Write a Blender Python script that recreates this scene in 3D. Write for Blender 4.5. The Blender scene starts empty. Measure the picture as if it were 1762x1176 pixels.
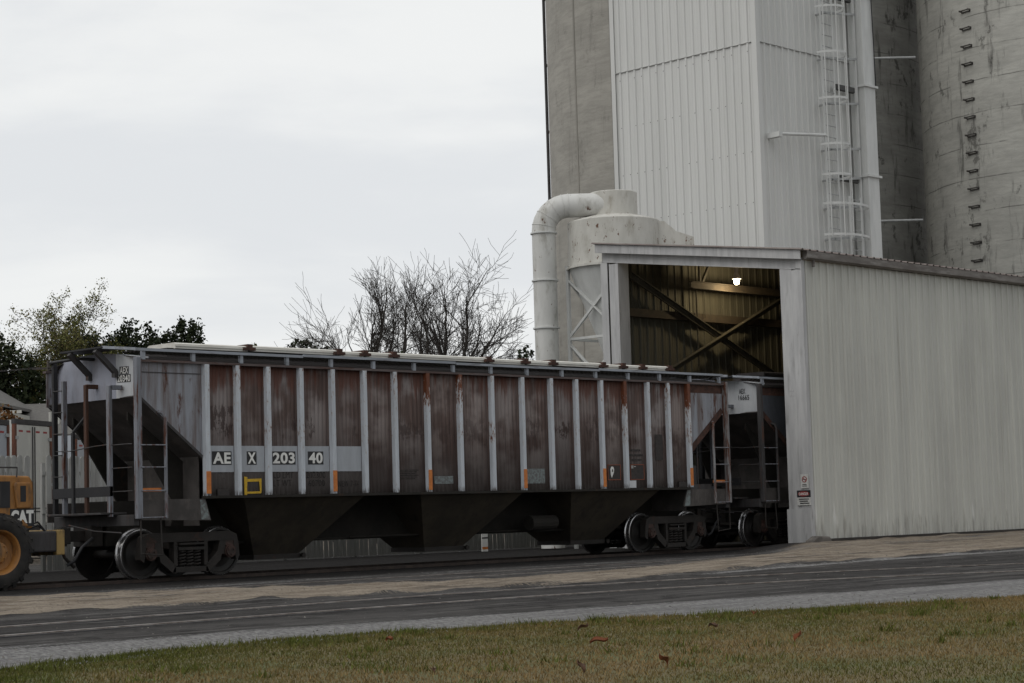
import bpy, bmesh, math, random
import numpy as np
from mathutils import Vector, Matrix
R = math.radians
sc = bpy.context.scene
col = sc.collection

# ------------------------------------------------------------ camera, sky, sun
def make_camera():
    yaw, pitch, roll, f = R(44.64221), R(4.977735), R(-1.6567324), 3360.977
    fw = Vector((math.cos(pitch)*math.cos(yaw), math.cos(pitch)*math.sin(yaw), math.sin(pitch)))
    r = Vector((math.sin(yaw), -math.cos(yaw), 0)); u = r.cross(fw)
    c, s = math.cos(roll), math.sin(roll)
    r2 = c*r + s*u; u2 = -s*r + c*u
    cd = bpy.data.cameras.new('camera'); co = bpy.data.objects.new('camera', cd); col.objects.link(co)
    m = Matrix((r2, u2, -fw)).transposed().to_4x4(); m.translation = Vector((-28.57842, -30.94552, 1.03707))
    co.matrix_world = m
    cd.sensor_width = 36; cd.lens = f*36/1762; cd.clip_start = .1; cd.clip_end = 4000
    sc.camera = co
make_camera()
SUN_EL, SUN_DIR = R(48), Vector((-.93, .12, 0)).normalized()
sv = sc.view_settings; sv.view_transform = 'Standard'; sv.look = 'None'; sv.exposure = 0; sv.gamma = 1; sv.use_curve_mapping = False

class NT:
    def __init__(s, tree): s.t = tree
    def n(s, typ, props=None, **inp):
        nd = s.t.nodes.new(typ)
        for k, v in (props or {}).items(): setattr(nd, k, v)
        for k, v in inp.items():
            key = int(k[1:]) if k[0] == '_' and k[1:].isdigit() else k.replace('_', ' ')
            s.set(nd.inputs[key], v)
        return nd
    def set(s, sock, v):
        if isinstance(v, bpy.types.NodeSocket): s.t.links.new(v, sock)
        elif isinstance(v, bpy.types.Node): s.t.links.new(v.outputs[0], sock)
        else:
            if sock.type == 'RGBA' and len(v) == 3: v = (*v, 1)
            sock.default_value = v
    def math(s, op, a, b=0, c=0, clamp=False):
        return s.n('ShaderNodeMath', {'operation': op, 'use_clamp': clamp}, _0=a, _1=b, _2=c).outputs[0]
    def mix(s, f, a, b, blend='MIX'):
        nd = s.t.nodes.new('ShaderNodeMix'); nd.data_type = 'RGBA'; nd.blend_type = blend
        s.set(nd.inputs[0], f); s.set(nd.inputs[6], a); s.set(nd.inputs[7], b)
        return nd.outputs[2]
    def ramp(s, f, lo, hi):      # smooth 0..1 between lo and hi
        return s.n('ShaderNodeMapRange', {'interpolation_type': 'SMOOTHSTEP'}, Value=f, From_Min=lo, From_Max=hi).outputs[0]
    def vmul(s, v, sc_): return s.n('ShaderNodeVectorMath', {'operation': 'MULTIPLY'}, _0=v, _1=sc_).outputs[0]
    def noise(s, v, scale=1, detail=5, rough=.6, dist=0):
        return s.n('ShaderNodeTexNoise', None, Vector=v, Scale=scale, Detail=detail, Roughness=rough, Distortion=dist).outputs[0]

def make_world():
    w = bpy.data.worlds.new('World'); sc.world = w; w.use_nodes = True
    t = NT(w.node_tree); w.node_tree.nodes.clear()
    sky = t.n('ShaderNodeTexSky', {'sky_type': 'NISHITA', 'sun_disc': False, 'sun_elevation': SUN_EL, 'sun_rotation': math.atan2(SUN_DIR.x, SUN_DIR.y)})
    tc = t.n('ShaderNodeTexCoord').outputs['Generated']
    n1 = t.noise(t.vmul(tc, (1.6, 1.6, 6.5)), 2.3, 6, .52, .5)
    n2 = t.noise(t.vmul(tc, (3.0, 3.0, 13)), 2.0, 5, .55, .3)
    z = t.n('ShaderNodeSeparateXYZ', None, Vector=tc).outputs[2]
    f = t.math('ADD', t.math('MULTIPLY', n1, .72), t.math('MULTIPLY', n2, .28))
    # grey band of cloud lying a little above a brighter horizon, bright again overhead
    band = t.math('MULTIPLY', t.ramp(z, .085, .135), t.math('SUBTRACT', 1, t.ramp(z, .16, .25)))
    f = t.math('SUBTRACT', f, t.math('MULTIPLY', band, .11))
    f = t.ramp(f, .33, .60)
    cloud = t.mix(f, (7.75, 7.95, 8.15), (8.95, 9.05, 9.0))
    zen = t.n('ShaderNodeMapRange', None, Value=z, From_Min=.3, From_Max=1.0, To_Min=1.0, To_Max=1.25).outputs[0]
    cloud = t.n('ShaderNodeVectorMath', {'operation': 'SCALE'}, _0=cloud, Scale=zen).outputs[0]
    # unseen sky outside the view dimmed, added to darken surfaces facing the camera
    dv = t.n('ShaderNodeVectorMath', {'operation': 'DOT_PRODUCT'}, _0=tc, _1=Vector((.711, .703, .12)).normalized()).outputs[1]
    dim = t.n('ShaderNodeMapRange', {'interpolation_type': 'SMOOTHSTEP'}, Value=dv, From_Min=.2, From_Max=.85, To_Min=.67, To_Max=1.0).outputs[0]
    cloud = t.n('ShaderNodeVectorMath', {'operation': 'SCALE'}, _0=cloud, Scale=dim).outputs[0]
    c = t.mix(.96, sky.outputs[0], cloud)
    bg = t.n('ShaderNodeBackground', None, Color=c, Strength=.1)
    out = t.n('ShaderNodeOutputWorld'); w.node_tree.links.new(bg.outputs[0], out.inputs[0])
make_world()
def make_sun():
    l = bpy.data.lights.new('sun', 'SUN'); l.energy = 1.0; l.angle = R(55); l.color = (1, .97, .92)
    o = bpy.data.objects.new('sun', l); col.objects.link(o)
    d = Vector((SUN_DIR.x*math.cos(SUN_EL), SUN_DIR.y*math.cos(SUN_EL), math.sin(SUN_EL)))
    o.rotation_euler = d.to_track_quat('Z', 'Y').to_euler(); o.location = (0, 0, 60)
make_sun()

# ------------------------------------------------------------ mesh helpers
class MB:
    def __init__(s): s.v = []; s.f = []; s.uv = {}
    def add(s, vs, fs):
        b = len(s.v); s.v += [tuple(p) for p in vs]; s.f += [tuple(b+i for i in f) for f in fs]; return s
    def box(s, x0, x1, y0, y1, z0, z1):
        vs = [(x, y, z) for x in (x0, x1) for y in (y0, y1) for z in (z0, z1)]
        return s.add(vs, [(0,1,3,2), (4,6,7,5), (0,4,5,1), (2,3,7,6), (0,2,6,4), (1,5,7,3)])
    def bar(s, a, b, w, h, up=(0, 0, 1)):
        a, b = Vector(a), Vector(b); d = (b-a).normalized(); up = Vector(up)
        if abs(d.dot(up)) > .99: up = Vector((1, 0, 0))
        x = d.cross(up).normalized(); y = x.cross(d)
        vs = [p + x*sx*w/2 + y*sy*h/2 for p in (a, b) for sx, sy in ((-1,-1), (1,-1), (1,1), (-1,1))]
        return s.add(vs, [(0,3,2,1), (4,5,6,7), (0,1,5,4), (1,2,6,5), (2,3,7,6), (3,0,4,7)])
    def tube(s, pts, r, n=8, cap=True):
        pts = [Vector(p) for p in pts]; k = len(pts)
        rs = r if isinstance(r, (list, tuple)) else [r]*k
        vs = []; prev = None
        for i, p in enumerate(pts):
            d = (pts[min(i+1, k-1)] - pts[max(i-1, 0)]).normalized()
            if prev is None:
                x = d.cross(Vector((0, 0, 1)))
                if x.length < .05: x = d.cross(Vector((1, 0, 0)))
            else: x = prev - d*prev.dot(d)
            x.normalize(); prev = x; y = d.cross(x)
            for j in range(n):
                a = 2*math.pi*j/n; vs.append(p + (x*math.cos(a) + y*math.sin(a))*rs[i])
        fs = [(i*n+j, i*n+(j+1) % n, (i+1)*n+(j+1) % n, (i+1)*n+j) for i in range(k-1) for j in range(n)]
        if cap: fs += [tuple(range(n))[::-1], tuple((k-1)*n+j for j in range(n))]
        return s.add(vs, fs)
    def lathe(s, prof, c=(0, 0, 0), axis='z', n=32, a0=0, a1=2*math.pi):   # prof: (radius, height)
        full = abs(a1-a0-2*math.pi) < 1e-6; m = n if full else n+1; vs = []
        for r, h in prof:
            for j in range(m):
                a = a0+(a1-a0)*j/n; p, q = r*math.cos(a), r*math.sin(a)
                v = (p, q, h) if axis == 'z' else ((p, h, q) if axis == 'y' else (h, p, q))
                vs.append((c[0]+v[0], c[1]+v[1], c[2]+v[2]))
        k = len(prof)
        fs = [(i*m+j, i*m+(j+1) % m, (i+1)*m+(j+1) % m, (i+1)*m+j) for i in range(k-1) for j in range(n)]
        return s.add(vs, fs)
    def prism(s, poly, axis, h0, h1):     # polygon in the plane across axis, extruded h0..h1
        def P(p, h): return {'x': (h, p[0], p[1]), 'y': (p[0], h, p[1]), 'z': (p[0], p[1], h)}[axis]
        n = len(poly); vs = [P(p, h0) for p in poly] + [P(p, h1) for p in poly]
        return s.add(vs, [tuple(range(n))[::-1], tuple(range(n, 2*n))] + [(i, (i+1) % n, n+(i+1) % n, n+i) for i in range(n)])
    def build(s, name, m, parent=None, smooth=None, bevel=0, loc=None):
        me = bpy.data.meshes.new(name); me.from_pydata(s.v, [], s.f)
        bm = bmesh.new(); bm.from_mesh(me); bmesh.ops.recalc_face_normals(bm, faces=bm.faces); bm.to_mesh(me); bm.free()
        if m: me.materials.append(m)
        if smooth: me.shade_smooth(); me.set_sharp_from_angle(angle=R(smooth))
        o = bpy.data.objects.new(name, me); col.objects.link(o)
        if parent: o.parent = parent
        if loc: o.location = loc
        if bevel:
            b = o.modifiers.new('bevel', 'BEVEL'); b.width = bevel; b.segments = 2; b.limit_method = 'ANGLE'; b.angle_limit = R(40)
        return o
def arrays_obj(name, V, F, m, parent=None, colors=None):   # numpy mesh, F all of one size
    me = bpy.data.meshes.new(name); k = F.shape[1]
    me.vertices.add(len(V)); me.vertices.foreach_set('co', V.astype(np.float32).ravel())
    me.loops.add(F.size); me.loops.foreach_set('vertex_index', F.astype(np.int32).ravel())
    me.polygons.add(len(F)); me.polygons.foreach_set('loop_start', np.arange(0, F.size, k, dtype=np.int32))
    me.update(calc_edges=True); me.materials.append(m)
    if colors is not None:
        a = me.color_attributes.new('mixcol', 'FLOAT_COLOR', 'POINT'); c = np.ones((len(V), 4), np.float32); c[:, :colors.shape[1]] = colors
        a.data.foreach_set('color', c.ravel())
    o = bpy.data.objects.new(name, me); col.objects.link(o)
    if parent: o.parent = parent
    return o
def tag(o, label, cat, group=None):
    o['label'] = label; o['category'] = cat
    if group: o['group'] = group
    return o
def empty(name, loc, label, cat, group=None, rz=0):
    o = bpy.data.objects.new(name, None); col.objects.link(o); o.location = loc; o.rotation_euler = (0, 0, rz); o.empty_display_size = .3
    return tag(o, label, cat, group)
def struct(o): o['kind'] = 'structure'; return o
def dup(o, parent=None, loc=None, name=None):
    c = o.copy(); col.objects.link(c)
    if name: c.name = name
    if parent is not None: c.parent = parent
    if loc is not None: c.location = loc
    for ch in list(o.children): dup(ch, c)
    return c
def text_part(name, s, m, parent, org, ex, ez, w, h, bold=0, depth=.002, condensed=True):
    """letters standing on a surface: org = lower left corner, ex/ez = unit directions along and up the line, w x h the size"""
    cu = bpy.data.curves.new(name, 'FONT'); cu.body = s; cu.size = 1; cu.offset = bold; cu.extrude = .02; cu.resolution_u = 4; cu.space_character = 1.08
    to = bpy.data.objects.new(name, cu); col.objects.link(to); bpy.context.view_layer.update()
    me = bpy.data.meshes.new_from_object(to.evaluated_get(bpy.context.evaluated_depsgraph_get()))
    bpy.data.objects.remove(to); bpy.data.curves.remove(cu)
    co = np.empty(len(me.vertices)*3, np.float32); me.vertices.foreach_get('co', co); co = co.reshape(-1, 3)
    lo, hi = co.min(0), co.max(0); q = (co-lo)/np.maximum(hi-lo, 1e-6)
    ex, ez = np.array(Vector(ex).normalized()), np.array(Vector(ez).normalized()); nn = np.cross(ex, ez)
    out = np.array(org) + q[:, :1]*w*ex + q[:, 1:2]*h*ez + q[:, 2:3]*depth*nn
    me.vertices.foreach_set('co', out.astype(np.float32).ravel()); me.update()
    me.materials.clear(); me.materials.append(m); me.name = name
    o = bpy.data.objects.new(name, me); col.objects.link(o); o.parent = parent
    return o

# ------------------------------------------------------------ materials
def newmat(name):
    m = bpy.data.materials.new(name); m.use_nodes = True; m.node_tree.nodes.clear()
    t = NT(m.node_tree); b = t.n('ShaderNodeBsdfPrincipled'); o = t.n('ShaderNodeOutputMaterial')
    m.node_tree.links.new(b.outputs[0], o.inputs[0]); return m, t, b
def wmat(name, c1, c2=None, st=(1, 1, 1), ns=2.0, lo=.35, hi=.65, rough=.75, metal=0., rust=None, dirt=None, bump=.0, bs=60, rnd=True):
    """weathered paint, metal or concrete: two tones by stretched noise, optional rust spots and dirt streaks"""
    m, t, b = newmat(name)
    tc = t.n('ShaderNodeTexCoord').outputs['Object']
    if rnd:
        ri = t.n('ShaderNodeObjectInfo').outputs['Random']
        tc = t.n('ShaderNodeVectorMath', {'operation': 'ADD'}, _0=tc, _1=t.vmul(t.n('ShaderNodeCombineXYZ', None, X=ri, Y=ri, Z=ri).outputs[0], (31, 57, 43))).outputs[0]
    c2 = c2 or tuple(x*.8 for x in c1)
    c = t.mix(t.ramp(t.noise(t.vmul(tc, st), ns, 8, .62), lo, hi), c1, c2)
    if dirt:   # (colour, stretch, scale, lo, hi)
        c = t.mix(t.ramp(t.noise(t.vmul(tc, dirt[1]), dirt[2], 7, .65), dirt[3], dirt[4]), c, dirt[0])
    if rust:   # (colour, stretch, scale, lo, hi)
        rf = t.ramp(t.noise(t.vmul(tc, rust[1]), rust[2], 9, .7), rust[3], rust[4])
        if rnd: rf = t.math('MULTIPLY', rf, t.ramp(ri, .05, .75))
        c = t.mix(rf, c, t.mix(t.noise(tc, 25, 4), rust[0], tuple(x*.45 for x in rust[0])))
    t.set(b.inputs['Base Color'], c); b.inputs['Metallic'].default_value = metal
    t.set(b.inputs['Roughness'], t.n('ShaderNodeMapRange', None, Value=t.noise(tc, 9, 4), To_Min=rough-.1, To_Max=min(1, rough+.1)).outputs[0])
    if bump:
        t.set(b.inputs['Normal'], t.n('ShaderNodeBump', None, Strength=bump, Distance=.02, Height=t.noise(tc, bs, 6, .65)))
    return m
RUST = (.115, .035, .014)
M = {}
M['rib'] = wmat('rib_paint', (.46, .50, .56), (.38, .41, .46), (6, 6, .7), 2, rust=((.16, .045, .014), (7, 7, .9), 1.7, .58, .66), dirt=((.20, .19, .19), (5, 5, .5), 2.2, .58, .8), rough=.6)
def rib_mat():
    m, t, b = newmat('post_paint'); ob0 = t.n('ShaderNodeTexCoord').outputs['Object']; ri = t.n('ShaderNodeObjectInfo').outputs['Random']; z = t.n('ShaderNodeSeparateXYZ', None, Vector=ob0).outputs[2]
    ob = t.n('ShaderNodeVectorMath', {'operation': 'ADD'}, _0=ob0, _1=t.vmul(t.n('ShaderNodeCombineXYZ', None, X=ri, Y=ri, Z=ri).outputs[0], (31, 57, 43))).outputs[0]
    c = t.mix(t.ramp(t.noise(t.vmul(ob, (6, 6, .8)), 2, 7, .6), .35, .7), (.56, .60, .65), (.46, .49, .53))
    n = t.noise(t.vmul(ob, (16, 16, 4.5)), 1.6, 8, .7)
    r2 = t.math('FRACT', t.math('MULTIPLY', ri, 7.31)); r3 = t.math('FRACT', t.math('MULTIPLY', ri, 23.7))
    top = t.math('MULTIPLY', t.ramp(z, 2.75, 3.9), t.math('ADD', t.math('MULTIPLY', t.ramp(r2, .55, .95), .36), .06))
    mid = t.math('MULTIPLY', t.math('SUBTRACT', 1, t.ramp(t.math('ABSOLUTE', t.math('SUBTRACT', z, 2.72)), .05, .42)), t.math('MULTIPLY', t.ramp(r3, .15, .7), .13))
    rf = t.ramp(t.math('ADD', n, t.math('ADD', top, mid)), .66, .73)
    halo = t.ramp(t.math('ADD', n, t.math('ADD', top, mid)), .56, .70)
    c = t.mix(t.math('MULTIPLY', halo, .45), c, (.36, .26, .19))
    c = t.mix(rf, c, t.mix(t.noise(ob, 12, 4), (.20, .055, .016), (.06, .02, .01)))
    low = t.math('SUBTRACT', 1, t.ramp(z, 1.49, 1.62)); c = t.mix(t.math('MULTIPLY', low, t.ramp(n, .35, .6)), c, (.06, .045, .04))
    t.set(b.inputs['Base Color'], c); b.inputs['Roughness'].default_value = .6; return m
M['rib'] = rib_mat()
M['carlight'] = wmat('car_light_paint', (.30, .32, .36), (.24, .25, .28), (2, 2, .4), 2, rust=((.10, .036, .018), (3.2, 3.2, .8), 1.6, .55, .68), dirt=((.13, .10, .092), (3.0, 3.0, .25), 1.8, .40, .70), rnd=False)
M['endlight'] = wmat('car_end_paint', (.34, .36, .43), (.28, .29, .34), (2, 2, .5), 2, rust=((.10, .05, .03), (5, 5, .5), 1.5, .62, .75), rnd=False)
M['patch'] = wmat('pale_patch_paint', (.62, .64, .66), (.55, .57, .60), (3, 3, 1), 2, rough=.6, dirt=((.40, .40, .41), (6, 6, .7), 1.5, .55, .8))
M['stripe'] = wmat('stripe_paint', (.40, .425, .46), (.35, .37, .40), (3, 3, .8), 2, rough=.6, dirt=((.24, .24, .245), (5, 5, .6), 1.6, .55, .85))
M['slope'] = wmat('slope_dirt', (.085, .076, .072), (.05, .045, .042), (1, 1, 1), 2, rough=.85, dirt=((.14, .122, .112), (6, 1.5, 1.2), 1.5, .52, .8), rnd=False)
M['under'] = wmat('under_dirt', (.022, .019, .015), (.013, .011, .009), (1, 1, .8), 1.6, rough=.9, bump=.3, rust=((.07, .035, .02), (2, 2, 1), 1.6, .56, .7))
M['hopper'] = wmat('hopper_dust', (.056, .045, .031), (.032, .026, .018), (.9, .9, .8), 1.4, rough=.9, bump=.25, dirt=((.022, .018, .014), (3, 3, .4), 1.5, .5, .75))
M['truck'] = wmat('truck_iron', (.027, .022, .019), (.016, .014, .012), (1, 1, 1), 4, rough=.75, bump=.35, rust=((.06, .03, .02), (1, 1, 1), 4, .55, .7))
M['wheelface'] = wmat('wheel_face', (.020, .017, .015), (.012, .011, .010), (1, 1, 1), 4, rough=.6, bump=.2)
M['tread'] = wmat('wheel_tread', (.60, .60, .62), (.40, .39, .38), (1, 1, 1), 5, rough=.25, metal=.9)
M['cap'] = wmat('axle_cap', (.06, .028, .021), (.03, .02, .016), (1, 1, 1), 9, rough=.7, bump=.3)
M['black'] = wmat('black_paint', (.02, .02, .023), (.013, .013, .015), rough=.6)
M['darksteel'] = wmat('dark_steel', (.055, .052, .054), (.032, .03, .03), (3, 3, .6), 2, rough=.7, rust=((.12, .05, .028), (5, 5, .6), 2, .54, .66))
M['greypost'] = wmat('grey_post_paint', (.22, .235, .27), (.14, .145, .16), (5, 5, .5), 2, rough=.65, rust=(RUST, (6, 6, .6), 2, .5, .62))
M['ladderwhite'] = wmat('pale_rusty_paint', (.26, .27, .28), (.17, .16, .16), (5, 5, .6), 2, rough=.7, rust=(RUST, (7, 7, .8), 2, .45, .56), rnd=False)
M['rustpost'] = wmat('rusty_post', (.10, .042, .024), (.05, .026, .018), (6, 6, .7), 2, rough=.85, bump=.3, rnd=False)
M['railgrey'] = wmat('walkway_edge', (.33, .36, .41), (.25, .27, .30), (.6, 4, 4), 2, rough=.6, dirt=((.12, .115, .12), (.8, 5, 5), 2, .52, .75))
M['roof'] = wmat('car_roof', (.035, .03, .03), (.02, .017, .017), (.6, 2, 1), 2, rough=.85)
M['hatch'] = wmat('hatch_cover_white', (.74, .73, .68), (.62, .60, .55), (.8, 3, 3), 2, rough=.65, dirt=((.35, .32, .28), (1.5, 6, 6), 2, .6, .8))
M['chord'] = wmat('top_chord_paint', (.13, .11, .108), (.085, .06, .055), (.7, 4, 4), 2, rough=.8, rust=((.10, .04, .025), (1, 5, 5), 2, .5, .65), rnd=False)
M['rustdark'] = wmat('dark_rust', (.085, .038, .026), (.04, .022, .018), (3, 3, 3), 3, rough=.9)
M['orange'] = wmat('orange_reflector', (.62, .20, .035), (.48, .145, .03), (3, 3, 3), 4, rough=.5)
M['yellow'] = wmat('yellow_paint', (.66, .42, .02), (.50, .30, .02), (6, 6, 6), 4, rough=.6)
M['white'] = wmat('white_letters', (.80, .80, .77), (.70, .70, .68), rough=.6)
M['stencil'] = wmat('stencil_ink', (.022, .019, .018), (.055, .045, .042), (5, 5, 5), 3, .45, .6, rough=.8)
M['placard'] = wmat('placard_board', (.028, .026, .026), (.05, .04, .036), (5, 5, 5), 3, rough=.8)
M['chalk'] = wmat('faded_sticker', (.20, .235, .235), (.12, .12, .12), (6, 6, 6), 3, .4, .6, rough=.8)
M['redline'] = wmat('orange_red_line', (.33, .085, .03), (.22, .06, .03), rough=.7)
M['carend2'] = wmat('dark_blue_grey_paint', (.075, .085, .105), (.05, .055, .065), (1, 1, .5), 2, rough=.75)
def side_panel_mat():
    """purple brown worn paint: pale rubbed centre of each panel, dark scraped band at mid height, rust from the top"""
    m, t, b = newmat('car_side_worn_paint')
    uv = t.n('ShaderNodeUVMap').outputs[0]; su = t.n('ShaderNodeSeparateXYZ', None, Vector=uv)
    ob = t.n('ShaderNodeTexCoord').outputs['Object']; z = t.n('ShaderNodeSeparateXYZ', None, Vector=ob).outputs[2]
    u = t.math('FRACT', su.outputs[0]); pid = t.math('FLOOR', su.outputs[0])
    r1 = t.n('ShaderNodeTexWhiteNoise', {'noise_dimensions': '1D'}, W=pid).outputs[0]; r2 = t.n('ShaderNodeTexWhiteNoise', {'noise_dimensions': '1D'}, W=t.math('ADD', pid, 40.5)).outputs[0]; r3 = t.n('ShaderNodeTexWhiteNoise', {'noise_dimensions': '1D'}, W=t.math('ADD', pid, 90.5)).outputs[0]
    cen = t.math('MULTIPLY', t.ramp(u, .02, .42), t.math('SUBTRACT', 1, t.ramp(u, .60, .98)))
    big = t.noise(t.vmul(ob, (1.25, 1, 1.5)), 1.0, 4, .5)
    streak = t.noise(t.vmul(ob, (13, 1, .55)), 1.6, 8, .65)
    fine = t.noise(t.vmul(ob, (22, 1, 2.2)), 2.2, 6, .7)
    pale = t.math('MULTIPLY', cen, t.ramp(t.math('ADD', t.math('MULTIPLY', big, .75), t.math('MULTIPLY', streak, .25)), .40, .58))
    c = t.mix(t.ramp(streak, .35, .68), (.056, .033, .027), (.098, .063, .054))
    c = t.mix(t.math('MULTIPLY', pale, t.math('ADD', .45, t.math('MULTIPLY', r1, .5))), c, t.mix(r3, (.27, .225, .21), (.22, .20, .20)))
    x = t.n('ShaderNodeSeparateXYZ', None, Vector=ob).outputs[0]
    bot = t.math('MULTIPLY', t.math('SUBTRACT', 1, t.ramp(z, 1.75, 2.45)), t.math('MULTIPLY', cen, t.math('ADD', .15, t.math('MULTIPLY', r1, .45))))
    c = t.mix(bot, c, (.22, .20, .195))
    foot = t.math('MULTIPLY', t.math('SUBTRACT', 1, t.ramp(z, 1.85, 2.05)), t.math('SUBTRACT', 1, t.ramp(x, -3.2, -2.9)))
    c = t.mix(t.math('MULTIPLY', foot, .6), c, (.185, .17, .165))
    # scraped dark rust at z about 2.85
    blot = t.noise(t.vmul(ob, (1.1, 1, 1.6)), 1.3, 4, .5)
    dz = t.math('ABSOLUTE', t.math('SUBTRACT', z, t.math('ADD', t.math('ADD', 2.28, t.math('MULTIPLY', r2, .22)), t.math('MULTIPLY', blot, .75))))
    band = t.math('MULTIPLY', t.math('SUBTRACT', 1, t.ramp(dz, .0, .46)), t.ramp(t.noise(t.vmul(ob, (.9, 1, .5)), 1.1, 3, .5), .40, .58))
    lump = t.noise(t.vmul(ob, (7, 1, 3.2)), 1.7, 7, .68)
    sc1 = t.math('MULTIPLY', band, t.math('ADD', t.math('MULTIPLY', t.ramp(lump, .40, .60), .95), t.math('MULTIPLY', t.ramp(fine, .45, .62), .35)), clamp=True)
    c = t.mix(t.math('MULTIPLY', t.math('MULTIPLY', t.ramp(sc1, .30, .58), t.math('ADD', .35, t.math('MULTIPLY', r3, .65))), .95), c, (.030, .013, .010))
    # rust running down from the top chord
    top = t.ramp(z, 3.0, 3.95)
    rr = t.ramp(t.math('ADD', t.math('MULTIPLY', top, t.math('ADD', .22, t.math('MULTIPLY', r2, .24))), t.noise(t.vmul(ob, (4.5, 1, .5)), 1.7, 8, .65)), .66, .86)
    c = t.mix(t.math('MULTIPLY', rr, .9), c, (.085, .028, .016))
    # grime line along the foot of the panels
    low = t.math('MULTIPLY', t.math('SUBTRACT', 1, t.ramp(z, 1.5, 1.75)), t.ramp(streak, .3, .6))
    c = t.mix(t.math('MULTIPLY', low, .55), c, (.05, .042, .038))
    t.set(b.inputs['Base Color'], c); b.inputs['Roughness'].default_value = .72
    t.set(b.inputs['Normal'], t.n('ShaderNodeBump', None, Strength=.25, Distance=.02, Height=t.math('ADD', t.math('MULTIPLY', fine, .4), t.math('MULTIPLY', big, 1.0))))
    return m
M['side'] = side_panel_mat()

# ------------------------------------------------------------ ground
GRASS = [(-40,-19), (-22,-18.0), (-20.85,-17.52), (-19.17,-17.1), (-17.6,-16.95), (-16.48,-17.22), (-15.05,-17.62), (-13.3,-18.35), (-11.41,-19.1), (-9.3,-19.69), (-7.96,-19.94), (40,-30)]
GRAV = [(-40,-14.9), (-19.38,-15.37), (-16.64,-15.65), (-13.64,-16.1), (-11.09,-16.54), (-8.43,-17.1), (-4.75,-17.6), (40,-24)]
DLO = [(-40,-9.6), (-16.2,-10.0), (-13.37,-9.7), (-11.45,-10.3), (-8.42,-10.85), (-6.16,-11.1), (-3.09,-10.2), (.65,-9.7), (8.5,-9.3), (40,-9)]
DHI = [(-40,-3.4), (-12.46,-3.7), (-9.8,-4.2), (-8.32,-6.1), (-5.22,-7.55), (-.59,-6.6), (2.04,-5.6), (7.8,-3.4), (10.9,-1.9), (40,-1.5)]
def fy(tab, x): return np.interp(x, [p[0] for p in tab], [p[1] for p in tab])
def sstep(a, b, x): t = np.clip((x-a)/(b-a), 0, 1); return t*t*(3-2*t)
def ground_h(x, y):
    h = -.06 + 0*x
    h = h + .155*sstep(6.5, 9.5, x)*sstep(-5.5, -2.9, y)*(1-sstep(-2.45, -2.2, y))
    return h
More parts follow.
